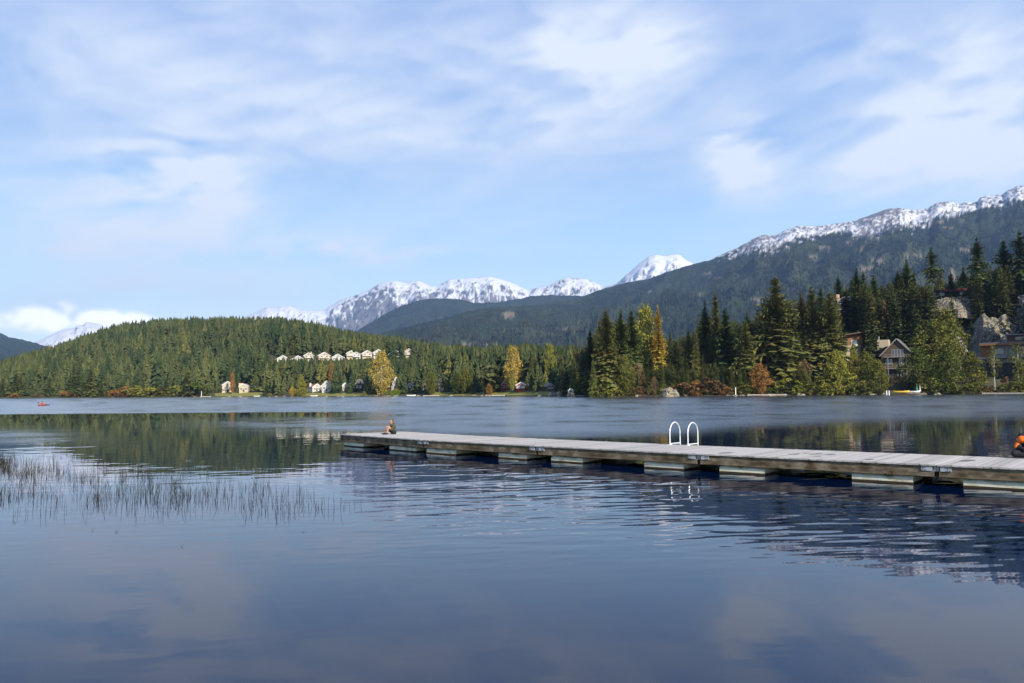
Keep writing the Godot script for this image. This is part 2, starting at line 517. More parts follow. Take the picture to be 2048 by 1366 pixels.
func tone_snow(p: Vector3, px: float, t: float, n: Vector3) -> Array:
	# high range: snow above, bare rock streaked by gullies, woods at the foot
	var warp := tn_b.get_noise_2d(p.x * 0.5, p.z * 0.5) * 40.0
	var s := tn_a.get_noise_2d(px * 3.4 + t * 60.0 + warp, t * 95.0) * 0.8 + tn_b.get_noise_2d(p.x * 1.6, p.y * 2.2) * 0.75
	var line := 0.52 if px < 1230.0 else 0.34
	line += 0.07 + 0.24 * exp(-pow((px - 715.0) / 45.0, 2)) + 0.12 * exp(-pow((px - 860.0) / 20.0, 2))
	if px < 660.0: line = 0.42
	var k := (t - line) * 1.6 + s * 0.75 - 0.05 - tn_r.get_noise_2d(p.x, p.z + p.y * 0.8) * 0.55
	var rock := Color(0.07, 0.075, 0.088).lerp(Color(0.15, 0.14, 0.13), clampf(0.5 + tn_c.get_noise_2d(p.x * 3.0, p.z * 3.0), 0, 1))
	var col := rock.lerp(SNOW, smoothstep(-0.08, 0.14, k + (n.y - 0.8) * 0.7))
	var wood := smoothstep(0.06, -0.10, t - 0.34 + tn_b.get_noise_2d(p.x * 0.4, p.z * 0.4) * 0.12)
	return [col.lerp(Color(0.028, 0.036, 0.022), wood), wood]

func tone_wood(p: Vector3, px: float, t: float, _n: Vector3) -> Array:
	var g := Color(0.020, 0.030, 0.018).lerp(Color(0.034, 0.045, 0.024), clampf(0.5 + tn_c.get_noise_2d(p.x, p.z) * 0.9, 0, 1))
	return [g, 1.0]

const BARE := [[1018, 630, 17, 9], [1515, 600, 22, 6], [1545, 588, 16, 5], [1300, 583, 5, 3], [1735, 540, 20, 7], [1760, 520, 22, 4], [1830, 512, 30, 3], [1795, 530, 16, 3], [1905, 560, 7, 26], [1925, 500, 20, 4], [1650, 497, 13, 6], [1625, 512, 16, 5], [1700, 488, 10, 4], [1720, 500, 13, 4], [1415, 548, 10, 3], [1440, 556, 12, 3], [1400, 590, 12, 3], [955, 690, 40, 4], [1130, 660, 30, 2], [1880, 444, 10, 3], [1925, 443, 7, 4], [1890, 455, 18, 2]]

var crest := {}
const SNOWY := [[1425, 0], [1450, 8], [1500, 24], [1530, 34], [1560, 32], [1600, 26], [1690, 16], [1720, 40], [1745, 50], [1790, 40], [1835, 36], [1885, 32], [1950, 18], [2005, 22], [2048, 34], [2300, 40]]

func tone_flank(p: Vector3, px: float, t: float, n: Vector3) -> Array:
	# the long wooded flank, snowy along its right-hand crest
	var sp := seen(p)
	if not crest.has(px): crest[px] = [lookup(FLANK, px), lookup(SNOWY, px)]
	var top: float = crest[px][0]
	var below := sp.y - top
	var a := tn_a.get_noise_2d(px * 1.8, sp.y * 1.8)
	var b := tn_b.get_noise_2d(p.x, p.z)
	var g := Color(0.018, 0.027, 0.018).lerp(Color(0.036, 0.046, 0.024), clampf(0.5 + tn_c.get_noise_2d(p.x, p.z) * 0.9 + b * 0.3, 0, 1))
	var wood := 1.0
	for e in BARE:
		var q := Vector2((sp.x - e[0]) / e[2], (sp.y - e[1]) / e[3]).length() + a * 0.5
		if q < 1.0:
			wood = minf(wood, smoothstep(0.75, 1.0, q))
	g = g.lerp(Color(0.13, 0.115, 0.085), 1.0 - wood)
	if px > 1425.0:
		var depth: float = crest[px][1]
		var k := (depth - below) / 12.0 + a * 1.6 + b * 0.9
		var snow := smoothstep(-0.2, 0.7, k)
		var rocky := smoothstep(0.05, 0.5, tn_a.get_noise_2d(px * 2.4 + 300.0 + b * 14.0, sp.y * 3.0) + b * 0.25 + (0.18 if below < 9.0 else 0.0) + 0.10 + (0.4 if px > 1715.0 and px < 1800.0 else 0.0) + (0.25 if px < 1560.0 else 0.0))
		var hi := SNOW.lerp(Color(0.12, 0.11, 0.115), rocky * 0.9)
		g = g.lerp(hi, snow)
		wood = minf(wood, 1.0 - snow)
	return [g, wood]

const FLANK := [[560, 720], [640, 703], [740, 672], [800, 657], [860, 643], [900, 633], [940, 622], [980, 615], [1040, 612], [1090, 608], [1150, 598], [1200, 579.5], [1244, 567], [1299, 557.6], [1332, 545], [1387, 528], [1420, 520], [1435, 512.5], [1475, 495], [1512, 475], [1525, 471], [1552, 469.7],
	[1573, 458.7], [1595, 452], [1644, 452], [1692, 444], [1714, 440], [1762, 422], [1782, 417], [1812, 416], [1823, 420], [1856, 417], [1862, 412], [1875, 405], [1895, 403.6], [1917, 407], [1954, 403.6], [1961, 394], [2005, 388], [2016, 379.5], [2037, 372], [2060, 370], [2150, 352], [2300, 356], [2600, 380]]

func make_mountains() -> void:
	tn_a = noise(0.05, 91, 4)
	tn_b = noise(1.0 / 320.0, 92, 4)
	tn_c = noise(1.0 / 700.0, 93, 3)
	tn_r = noise(1.0 / 620.0, 94, 5)
	tn_r.fractal_type = FastNoiseLite.FRACTAL_RIDGED
	var far_peaks := [[430, 668], [480, 640], [521, 619.6], [533, 614], [547, 615.7], [560, 612.8], [578, 610.8], [598, 619.6], [617, 620.6], [650, 619.6], [676, 602], [695, 595], [719, 588], [738, 580.5], [754, 570], [773, 563], [789, 561], [812, 566], [832, 562], [840, 562], [857, 571], [873, 572], [890, 564], [899, 558.6], [928, 556.6],
		[957, 554.7], [981, 552.7], [997, 556.6], [1026, 566], [1055, 580], [1075, 575], [1100, 570], [1122, 558.6], [1133, 554.7], [1172, 557.6], [1192, 566], [1208, 572], [1223, 571], [1233, 567], [1255, 547.7], [1277, 528], [1297, 513.6], [1310, 509], [1332, 510.8], [1349, 507.7], [1360, 510], [1369, 518], [1382, 524.6], [1440, 560], [1520, 600]]
	mountain("snowy_mountains", far_peaks, 2.0, 120, [[430, 15000], [650, 14500], [1200, 13500], [1250, 12500], [1520, 12000]], [[430, 9200], [1520, 8600]], 0.95, 480.0, 9.0, 11, tone_snow, "distant snow covered peaks behind the wooded foothills")
	mountain("far_left_mountain", [[-500, 700], [-100, 698], [20, 694], [63, 685], [70, 684], [91, 674.7], [120, 661], [133, 657.7], [149, 655.6], [154, 650.6], [166, 649], [173, 644], [183, 645], [199, 648], [208, 653], [240, 668], [300, 690], [400, 720]], 2.0, 80, [[-500, 13000], [400, 13000]], [[-500, 8500], [400, 8500]], 0.9, 220.0, 6.0, 21, tone_snow, "small snow covered peak beyond the left end of the lake")
	mountain("left_ridge", [[-900, 560], [-400, 610], [-150, 640], [0, 666], [17, 674], [41, 678], [58, 683], [75, 687], [100, 694.6], [150, 712], [250, 740]], 4.0, 50, [[-900, 6500], [250, 6500]], [[-900, 3200], [250, 3200]], 1.0, 120.0, 10.0, 31, tone_wood, "dark wooded ridge at the far left")
	var foothill := mountain("wooded_foothills", [[600, 720], [660, 695], [700, 671], [724, 655], [773, 626], [812, 608], [851, 598], [871, 596], [899, 597], [928, 600], [948, 606], [990, 605], [1026, 600], [1065, 592], [1100, 590], [1165, 592], [1200, 600], [1300, 622], [1450, 650]], 3.0, 60, [[600, 8200], [1450, 8200]], [[600, 5400], [1450, 5400]], 0.9, 160.0, 10.0, 41, tone_wood, "blue green wooded foothills below the snowy peaks")
	var flank := mountain("mountain_flank", FLANK, 2.5, 190, [[560, 4400], [740, 4600], [1000, 5200], [1240, 6600], [2048, 6000], [2600, 5500]], [[560, 1700], [1000, 1800], [1400, 1900], [2048, 1700], [2600, 1500]], 1.12, 210.0, 7.0, 51, tone_flank, "long wooded mountain flank with snow along its right crest")
	# the woods on the flank: far too many to count
	var buf := PackedFloat32Array()
	var cone := far_conifer()
	var n := 0
	for pass_ in [[flank, 70000, 23.0], [foothill, 16000, 30.0]]:
		var rg: RangeMesh = pass_[0]
		for k in int(pass_[1]):
			var u := rng.randf()
			var t := rng.randf_range(0.06, 0.995)
			if rg == flank: t = sqrt(rng.randf_range(0.002, 0.99)) * 0.9
			if rng.randf() > rg.wood(u, t * float(rg.nr - 7) / (rg.nr - 1)): continue
			var p: Vector3 = rg.spot(u, t * float(rg.nr - 7) / (rg.nr - 1))
			var h := float(pass_[2]) * rng.randf_range(0.6, 1.45) * lerpf(1.0, 0.5, smoothstep(0.55, 0.85, t))
			var w := h * rng.randf_range(0.85, 1.3)
			var g := rng.randf_range(0.5, 1.6) * (1.0 + 0.7 * tn_b.get_noise_2d(p.x, p.z))
			var warm := rng.randf_range(0.85, 1.45)
			buf.append_array([w, 0, 0, p.x, 0, h, 0, p.y - 1.0, 0, 0, w, p.z, 0.030 * g * warm, 0.042 * g, 0.022 * g, 1.0])
			n += 1
	wood_mass("mountain_forest", cone, buf, n, M.fir_mass, "unbroken conifer forest covering the mountain flank")

func wood_mass(called: String, mesh: Mesh, buf: PackedFloat32Array, n: int, mat: Material, label: String) -> void:
	var mm := MultiMesh.new()
	mm.transform_format = MultiMesh.TRANSFORM_3D
	mm.use_colors = true
	mm.mesh = mesh
	mm.instance_count = n
	mm.buffer = buf
	var o := MultiMeshInstance3D.new()
	o.multimesh = mm
	o.material_override = mat
	o.name = numbered(called, self)
	add_child(o, true)
	tag(o, label, "forest", "", "stuff")

func far_conifer() -> ArrayMesh:                       # one metre tall
	return tier_tree(3, 5, 0.17, 5)

func tier_tree(tiers: int, sides: int, wide: float, sd: int) -> ArrayMesh:
	# a distant conifer: ragged skirts of boughs, one metre tall
	var r0 := RandomNumberGenerator.new()
	r0.seed = sd
	var mb := MB.new()
	for tier in tiers:
		var t := float(tier) / tiers
		var y0 := lerpf(0.04, 0.86, t)
		var y1 := minf(1.0, y0 + 1.75 / tiers) if tier < tiers - 1 else 1.0
		var r := wide * pow(1.0 - t * 0.92, 0.8) * r0.randf_range(0.85, 1.15)
		var off := r0.randf() * TAU
		var ring := []
		for s in sides:
			var a := off + TAU * (s + r0.randf_range(-0.2, 0.2)) / sides
			var rr := r * (r0.randf_range(0.7, 1.4) if s % 2 == 0 else r0.randf_range(0.35, 0.7))
			ring.append(Vector3(cos(a) * rr, y0 + r0.randf_range(-0.035, 0.035) + (0.04 if s % 2 else 0.0), sin(a) * rr))
		for s in sides:
			var g := r0.randf_range(0.8, 1.2)
			mb.col = Color(g, g, g)
			mb.tri(Vector3(r0.randf_range(-0.01, 0.01), y1, 0), ring[s], ring[(s + 1) % sides])
	return mb.mesh()

# ------------------------------------------------------------------ trees
func spray(mb: MB, a: Vector3, dir: Vector3, side: Vector3, l: float, w: float, droop: float, segs: int) -> void:
	# one branch: a drooping fan of needle sprays
	var prev := a
	for s in segs:
		var t := float(s + 1) / segs
		var p := a + dir * (l * t) + Vector3.DOWN * (droop * t * t)
		var ww := w * (1.0 - 0.55 * t) * rng.randf_range(0.65, 1.3)
		var q := prev.lerp(p, 0.3)
		var hang := Vector3.DOWN * ww * rng.randf_range(0.15, 0.65)
		mb.tri(prev, q + side * ww + dir * ww * 0.7 + hang, p)
		mb.tri(prev, p, q - side * ww + dir * ww * 0.7 + hang * rng.randf_range(0.6, 1.3))
		mb.tri(prev.lerp(p, 0.15), p, q.lerp(p, 0.5) + Vector3.DOWN * ww * rng.randf_range(0.6, 1.1))
		prev = p

func conifer(h: float, base: float, width: float, levels: int, per: int, segs: int, sd: int, lumpy := 0.35, lean := 0.7) -> Array:
	# [trunk mesh, crown mesh], h metres tall; base = bare share of the trunk; width = greatest radius
	rng.seed = sd
	var tr := MB.new()
	tr.tube([Vector3(0, -0.6, 0), Vector3(0, h * 0.3, 0), Vector3(0, h * 0.99, 0)], [h * 0.0125, h * 0.009, h * 0.0015], 7, false)
	var cr := MB.new()
	for k in levels:
		var t := (k + rng.randf() * 0.8) / levels
		var y := h * lerpf(base, 0.985, t)
		var prof := pow(1.0 - t, lean) * minf(1.0, 0.45 + t * 3.5) * (1.0 - 0.35 * smoothstep(0.75, 1.0, t))
		var bulge := 1.0 + lumpy * sin(t * 19.0 + sd) * 0.5
		var a0 := rng.randf() * TAU
		for b in per:
			if rng.randf() < 0.12: continue
			var a := a0 + TAU * (b + rng.randf() * 0.6) / per
			var l := maxf(width * prof * bulge * rng.randf_range(1.0 - lumpy, 1.0 + lumpy * 0.5), h * 0.012)
			var rise := lerpf(-0.10, 0.55, t) + rng.randf_range(-0.12, 0.12)
			var dir := Vector3(cos(a), rise, sin(a)).normalized()
			var g := rng.randf_range(0.72, 1.3)
			cr.col = Color(g * rng.randf_range(0.9, 1.2), g, g * 0.95)
			spray(cr, Vector3(0, y + rng.randf_range(-0.5, 0.5) * h / levels, 0), dir, Vector3(-sin(a), 0, cos(a)), l, l * 0.36 + h * 0.009, l * lerpf(0.42, 0.05, t), segs)
	cr.col = Color.WHITE
	for s in 4:
		var a := TAU * s / 4
		cr.tri(Vector3(0, h * 1.0, 0), Vector3(cos(a), 0, sin(a)) * h * 0.006 + Vector3(0, h * 0.95, 0), Vector3(cos(a + 1.6), 0, sin(a + 1.6)) * h * 0.006 + Vector3(0, h * 0.95, 0))
	return [tr.mesh(), cr.mesh()]

func broadleaf(h: float, base: float, width: float, clumps: int, leaves: int, leaf: float, sd: int, shape := 0.5, stems := 1) -> Array:
	# shape: height of the widest place within the crown
	rng.seed = sd
	var tr := MB.new()
	for s in stems:
		var off := Vector3(rng.randf_range(-1, 1), 0, rng.randf_range(-1, 1)) * (0.0 if stems == 1 else width * 0.35)
		tr.tube([Vector3(off.x * 0.3, -0.5, off.z * 0.3), Vector3(off.x, h * 0.45, off.z), Vector3(off.x * 1.2 + rng.randf_range(-1, 1) * h * 0.02, h * 0.9, off.z * 1.2)], [h * 0.016, h * 0.011, h * 0.002], 7, false)
	var cr := MB.new()
	for k in clumps:
		var t := rng.randf()
		var y := h * lerpf(base, 0.97, t)
		var rr := sin(PI * pow(t, log(0.5) / log(shape))) if t > 0.0 else 0.0
		rr = maxf(rr, 0.06)
		var a := rng.randf() * TAU
		var rad := width * rr * pow(rng.randf(), 0.42) * rng.randf_range(0.75, 1.12)
		var c := Vector3(cos(a) * rad, y, sin(a) * rad)
		if k % 3 == 0:
			tr.tube([Vector3(0, maxf(h * base * 0.7, y - rad * 0.9 - h * 0.05), 0), c * Vector3(0.55, 1, 0.55) - Vector3(0, rad * 0.12, 0), c], [h * 0.004, h * 0.0025, h * 0.0008], 4, false)
		var g := rng.randf_range(0.72, 1.25)
		var cs := h * 0.037 * rng.randf_range(0.7, 1.4)
		for l in leaves:
			var gg := g * rng.randf_range(0.85, 1.15)
			cr.col = Color(gg * rng.randf_range(0.92, 1.12), gg, gg * 0.95)
			var p := c + Vector3(rng.randfn(), rng.randfn() * 0.75, rng.randfn()) * cs
			var u := Vector3(rng.randfn(), rng.randfn(), rng.randfn()).normalized() * leaf * rng.randf_range(0.6, 1.3)
			var w := u.cross(Vector3(rng.randfn(), rng.randfn(), rng.randfn()).normalized()) * 0.8
			cr.quad(p - u, p + w, p + u, p - w)
	return [tr.mesh(), cr.mesh()]

func proto(base_name: String, category: String, meshes: Array, bark: Material, leaf: Material, crown_name := "crown") -> Node3D:
	var o := Node3D.new()
	o.set_meta("base", base_name)
	o.set_meta("category", category)
	part("trunk", meshes[0], bark, o)
	part(crown_name, meshes[1], leaf, o)
	return o

var P := {}                           # tree patterns: name -> [node, height]

func make_patterns() -> void:
	for k in 5:
		P["fir%d" % k] = [proto("conifer_tree", "conifer tree", conifer(40, [0.03, 0.05, 0.08, 0.04, 0.03][k], [8.6, 7.8, 9.4, 9.8, 7.0][k], [46, 48, 42, 44, 50][k], 12, 4, 100 + k, [0.35, 0.4, 0.5, 0.35, 0.3][k], [0.56, 0.60, 0.50, 0.58, 0.66][k]), M.bark, M.fir_green), 40.0]
	P["bare0"] = [proto("conifer_tree", "conifer tree", conifer(40, 0.36, 6.6, 32, 9, 4, 120, 0.5, 0.5), M.bark, M.fir_green), 40.0]
	P["bare1"] = [proto("conifer_tree", "conifer tree", conifer(40, 0.46, 6.4, 28, 9, 4, 121, 0.5, 0.45), M.bark, M.fir_green), 40.0]
	P["thin"] = [proto("conifer_tree", "conifer tree", conifer(30, 0.10, 3.6, 36, 7, 3, 122, 0.55, 0.65), M.bark, M.fir_olive), 30.0]
	P["young"] = [proto("conifer_tree", "conifer tree", conifer(18, 0.02, 4.6, 32, 10, 4, 123, 0.25, 0.85), M.bark, M.fir_bright), 18.0]
	P["larch"] = [proto("larch_tree", "larch tree", conifer(34, 0.05, 5.4, 48, 11, 4, 124, 0.35, 0.68), M.bark, M.larch_gold), 34.0]
	for k in 3:
		P["shore%d" % k] = [proto("conifer_tree", "conifer tree", conifer(22, [0.05, 0.1, 0.03][k], [4.2, 3.7, 4.7][k], 26, 8, 2, 130 + k, 0.4, 0.66), M.bark, M.fir_green), 22.0]
	P["round0"] = [proto("broadleaf_tree", "broadleaf tree", broadleaf(20, 0.04, 8.0, 230, 32, 0.36, 140, 0.42), M.bark, M.leaf_olive), 20.0]
	P["round1"] = [proto("broadleaf_tree", "broadleaf tree", broadleaf(18, 0.05, 6.8, 190, 30, 0.34, 141, 0.48), M.bark, M.leaf_olive), 18.0]
	P["round2"] = [proto("broadleaf_tree", "broadleaf tree", broadleaf(16, 0.02, 7.2, 190, 28, 0.32, 142, 0.38, 3), M.bark, M.leaf_green), 16.0]
	P["tall"] = [proto("poplar_tree", "poplar tree", broadleaf(24, 0.03, 7.2, 230, 30, 0.40, 143, 0.46), M.pale_bark, M.leaf_yellow), 24.0]
	P["tall1"] = [proto("poplar_tree", "poplar tree", broadleaf(24, 0.10, 6.0, 190, 30, 0.40, 146, 0.40), M.pale_bark, M.leaf_gold), 24.0]
	P["cone"] = [proto("broadleaf_tree", "broadleaf tree", broadleaf(18, 0.02, 7.4, 190, 30, 0.36, 147, 0.24), M.bark, M.leaf_lime), 18.0]
	P["slim"] = [proto("birch_tree", "birch tree", broadleaf(16, 0.35, 2.6, 50, 18, 0.24, 144, 0.45), M.pale_bark, M.leaf_olive), 16.0]
	P["twiggy"] = [proto("bare_tree", "bare tree", broadleaf(14, 0.10, 4.0, 130, 11, 0.20, 145, 0.55, 3), M.bark, M.leaf_bare), 14.0]
	for k in 3:
		P["bush%d" % k] = [proto("shrub", "shrub", broadleaf([4.0, 3.0, 5.0][k], 0.02, [3.2, 3.6, 3.0][k], 46, 22, 0.22, 150 + k, 0.42, 4), M.bark, M.leaf_russet, "foliage"), [4.0, 3.0, 5.0][k]]

func tree(kind: String, px: float, tip: float, d: float, label: String, mat := "", wide := 1.0, group := "") -> Node3D:
	var p := at(px, tip, d)
	var g := ground(p.x, p.z)
	var pat: Array = P[kind]
	var s: float = maxf(p.y - g, 1.0) / float(pat[1])
	if kind.begins_with("fir"): wide *= 1.14
	return copy(pat[0], label, Vector3(p.x, g - 0.1, p.z), rng.randf() * TAU, Vector3(s * wide, s, s * wide), group, M[mat] if mat else null)

func make_named_trees() -> void:
	rng.seed = 500
	var g1 := "tall conifers on the right shore"
	# the right shore, left to right: kind, px, tip, distance, material, width, label
	for a in [
		["fir0", 1211, 610, 322, "fir_olive", 0.85, "tall dark fir with a bare pale tip, leftmost of the big shore group"],
		["fir1", 1241, 614, 328, "fir_green", 0.9, "dark fir standing second in the tall group left of the yellow larch"],
		["fir3", 1262, 616, 334, "fir_green", 0.85, "broad green fir, third in the tall group beside the pale poplar"],
		["fir4", 1180, 655, 330, "fir_deep", 0.9, "very dark conifer at the left edge of the tall shore group"],
		["young", 1186, 709, 317, "fir_bright", 0.62, "small bright green spruce at the waterline before the tall firs"],
		["young", 1212, 752, 316, "fir_bright", 1.0, "low yellow green young fir at the foot of the tallest left fir"],
		["young", 1149, 714, 345, "fir_bright", 0.95, "broad yellow green fir standing alone beside the pale beach rocks"],
		["thin", 1152, 674, 372, "fir_brown", 1.1, "thin half bare conifer with a rusty top behind the lone yellow green fir"],
		["thin", 1122, 690, 400, "fir_olive", 1.1, "slim sparse conifer with reddish twigs left of the rusty topped one"],
		["thin", 1190, 676, 345, "fir_brown", 0.9, "rust coloured small conifer top peeping beside the leftmost tall fir"],
		["fir2", 1300, 700, 330, "fir_green", 0.7, "mid green fir below the pale poplar"],
		["young", 1322, 712, 318, "fir_green", 0.8, "bushy green young fir under the golden larch"],
		["young", 1345, 726, 317, "fir_green", 0.9, "green young fir right of the larch near the shore rock"],
		["fir4", 1340, 660, 430, "fir_green", 0.8, "small distant fir showing right behind the golden larch"],
		["fir1", 1362, 672, 420, "fir_olive", 0.8, "distant olive fir in the gap right of the golden larch"],
		["fir4", 1376, 655, 345, "fir_deep", 0.8, "dark narrow fir left of the golden edged fir"],
		["young", 1390, 650, 325, "fir_olive", 0.55, "fir with golden tinted right side in the centre of the right shore"],
		["fir1", 1409, 600, 350, "fir_green", 0.85, "tall fir left of the slender spire in the middle of the wood"],
		["fir4", 1430, 578, 345, "fir_olive", 0.75, "slender spire like fir rising above the middle wood"],
		["fir3", 1450, 613, 335, "fir_deep", 0.85, "dense dark fir with a rounded top right of the slender spire"],
		["fir2", 1490, 640, 325, "fir_olive", 0.8, "dark shaggy fir with leaning trunk above the orange maple"],
		["fir0", 1494, 620, 360, "fir_green", 0.7, "fir standing in the dip between the dense dark fir and the giant"],
		["fir2", 1549, 551, 330, "fir_olive", 1.0, "giant shaggy fir with spreading golden green boughs, tallest of the middle shore"],
		["fir4", 1522, 640, 345, "fir_deep", 0.8, "very dark fir half hidden left of the giant fir"],
		["fir0", 1580, 600, 350, "fir_green", 0.8, "green fir just right of the giant shaggy fir"],
		["fir1", 1601, 580, 352, "fir_brown", 0.85, "brownish fir with thin crown right of the giant"],
		["fir3", 1622, 568, 350, "fir_olive", 0.8, "tall olive fir left of the house with striped corner"],
		["fir4", 1641, 570, 356, "fir_green", 0.9, "narrow green fir above the house with striped corner"],
		["fir2", 1658, 580, 345, "fir_olive", 0.75, "fir with drooping boughs left of the cedar house"],
		["fir0", 1676, 548, 430, "fir_deep", 0.7, "dark fir on the crest left of the white house"],
		["fir1", 1712, 533, 400, "fir_deep", 0.95, "dark broad fir on the crest above the cedar house"],
		["fir4", 1726, 541, 410, "fir_green", 0.9, "narrow fir next to the broad dark crest fir"],
		["fir3", 1747, 548, 395, "fir_green", 0.85, "bright topped green fir above the chalet's left wing"],
		["young", 1741, 655, 365, "fir_green", 0.5, "small slim fir between the cedar house and the chalet"],
		["fir0", 1795, 538, 410, "fir_deep", 0.85, "dark fir on the crest behind the chalet"],
		["fir1", 1812, 515, 400, "fir_green", 0.95, "tall pointed fir straight above the chalet gable"],
		["fir4", 1827, 540, 395, "fir_green", 0.8, "slender fir right of the tall pointed one over the chalet"],
		["young", 1799, 632, 375, "fir_green", 0.45, "small light green fir on the slope above the chalet roof"],
		["bare1", 1862, 494, 425, "fir_green", 1.0, "tall fir with long bare trunk standing free on the crest"],
		["bare1", 1880, 532, 428, "fir_olive", 0.75, "thin bare stemmed fir right beside the tall free standing one"],
		["fir4", 1851, 572, 380, "fir_brown", 1.0, "rusty orange conifer above the big olive tree"],
		["fir0", 1901, 541, 440, "fir_deep", 0.8, "dark crest fir left of the red roofed house"],
		["fir3", 1926, 531, 440, "fir_deep", 0.75, "dark crest fir behind the red roofed house"],
		["bare0", 1953, 470, 425, "fir_green", 1.0, "very tall fir with ragged flat top near the right edge"],
		["fir0", 1962, 566, 424, "fir_green", 0.62, "green fir standing before the upper rock band"],
		["young", 1903, 588, 400, "fir_green", 0.85, "bushy small fir on the rock band below the red roofed house"],
		["fir2", 2006, 478, 430, "fir_deep", 0.8, "tall dark fir second from the right edge of the view"],
		["fir3", 2006, 535, 424, "fir_green", 0.72, "dense green fir standing on the cliff top at the right"],
		["bare0", 2038, 458, 425, "fir_deep", 1.1, "tallest dark fir at the right edge of the view"],
		["fir1", 2062, 480, 430, "fir_deep", 1.0, "dark fir cut by the right edge of the view"],
		["fir1", 1770, 585, 430, "fir_deep", 0.9, "dark crest fir left of the tall pointed fir over the chalet"],
		["fir2", 1691, 580, 400, "fir_deep", 1.1, "black green fir standing before the white crest house"],
		["fir0", 1735, 610, 392, "fir_deep", 0.8, "dark fir on the slope between the cedar house and the crest"],
		["young", 1942, 640, 392, "fir_green", 1.2, "dark bushy young fir left of the pale cliff"],
		["young", 1925, 650, 388, "fir_olive", 1.1, "olive young fir in the gully left of the pale cliff"],
		["larch", 1315, 607, 338, "larch_gold", 0.95, "golden larch, the brightest yellow tree on the right shore"]]:
		tree(a[0], a[1], a[2], a[3], a[6], a[4], a[5], g1 if a[0] != "larch" else "")
	for a in [
		["tall1", 1289, 612, 345, "leaf_lime", 0.72, "yellow green poplar with a pale trunk left of the golden larch"],
		["cone", 1768, 602, 385, "leaf_bare", 0.5, "brown half bare tree on the slope above the chalet"],
		["round0", 1868, 640, 345, "leaf_olive", 1.15, "big olive broadleaf tree right of the chalet"],
		["round1", 1890, 618, 362, "leaf_olive", 0.9, "olive tree rising behind the big one right of the chalet"],
		["round2", 1832, 696, 328, "leaf_green", 1.15, "dark green broadleaf tree hiding the chalet's right side"],
		["round1", 1893, 700, 322, "leaf_green", 0.95, "green broadleaf tree at the water below the big olive tree"],
		["round2", 1940, 703, 328, "leaf_olive", 1.0, "olive green tree below the white stair"],
		["slim", 1986, 690, 318, "leaf_olive", 0.8, "slim birch with white trunk before the flat roofed house"],
		["slim", 2034, 688, 320, "leaf_olive", 1.2, "birch with pale stems before the upper block of the flat roofed house"],
		["round2", 2040, 722, 315, "leaf_olive", 0.6, "olive bushy tree at the right edge before the flat roofed house"],
		["round0", 1670, 700, 326, "leaf_lime", 0.75, "yellow green tree below the cedar house"],
		["cone", 1706, 685, 350, "leaf_lime", 0.45, "yellow creeper covered young tree against the cedar house wall"],
		["round1", 1730, 703, 328, "leaf_olive", 1.0, "round green tree at the water left of the chalet"],
		["round2", 1755, 720, 322, "leaf_olive", 0.8, "lighter green round tree touching the chalet's left corner"],
		["round1", 1250, 711, 317, "leaf_olive", 0.72, "olive alder at the waterline before the tall firs"],
		["twiggy", 1276, 722, 320, "leaf_bare", 0.9, "brown bare twigged tree right of the olive alder"],
		["twiggy", 1308, 752, 314, "leaf_bare", 0.9, "pale twigged bare shrub tree by the shore rock"],
		["round1", 1519, 727, 317, "leaf_orange", 1.0, "orange maple before the dark wood"],
		["twiggy", 1608, 718, 326, "leaf_bare", 1.0, "reddish brown half bare tree left of the striped house corner"],
		["round2", 1610, 742, 322, "leaf_olive", 0.6, "olive shrubby tree under the reddish brown bare one"],
		["tall", 763, 702, 512, "leaf_yellow", 0.98, "large yellow poplar by the orange boat"],
		["tall1", 1026, 693, 440, "leaf_gold", 0.85, "golden poplar with a pointed top beside the red cabins"],
		["tall1", 1024, 745, 434, "leaf_lime", 0.7, "yellow green lower tree at the foot of the golden poplar"],
		["cone", 602, 750, 556, "leaf_lime", 0.85, "pale yellow green cone shaped tree left of the white cottages"],
		["round1", 584, 773, 556, "larch_gold", 0.9, "small bright orange tree at the foot of the cone shaped tree"],
		["tall1", 665, 727, 560, "leaf_orange", 0.6, "tall brown orange tree behind the gabled cottage"],
		["round1", 930, 737, 462, "leaf_olive", 0.95, "rounded olive green tree right of the cream gabled house"],
		["round2", 915, 745, 465, "leaf_green", 0.7, "dark green tree touching the cream gabled house"],
		["round1", 862, 744, 476, "leaf_olive", 0.8, "green brown tree left of the cream gabled house"],
		["slim", 966, 752, 446, "leaf_olive", 1.1, "birch with white stem left of the red cabins"],
		["round2", 978, 765, 442, "leaf_orange", 0.7, "small orange tinted tree beside the white stemmed birch"],
		["tall1", 465, 745, 605, "leaf_orange", 0.5, "small orange tree above the lakeside villa"],
		["tall1", 595, 690, 760, "leaf_lime", 0.6, "yellow tree behind the second white hillside house"],
		["tall1", 655, 692, 765, "leaf_bare", 0.6, "brown bare tree behind the fourth white hillside house"],
		["tall1", 1100, 688, 420, "leaf_lime", 0.6, "yellow green tree among the conifers right of the golden poplar"],
		["round1", 893, 738, 520, "leaf_russet", 0.7, "russet crowned tree behind the cream gabled house"],
		["tall1", 1066, 715, 430, "leaf_olive", 0.6, "olive yellow tree behind the right red cabin"]]:
		tree(a[0], a[1], a[2], a[3], a[6], a[4], a[5])
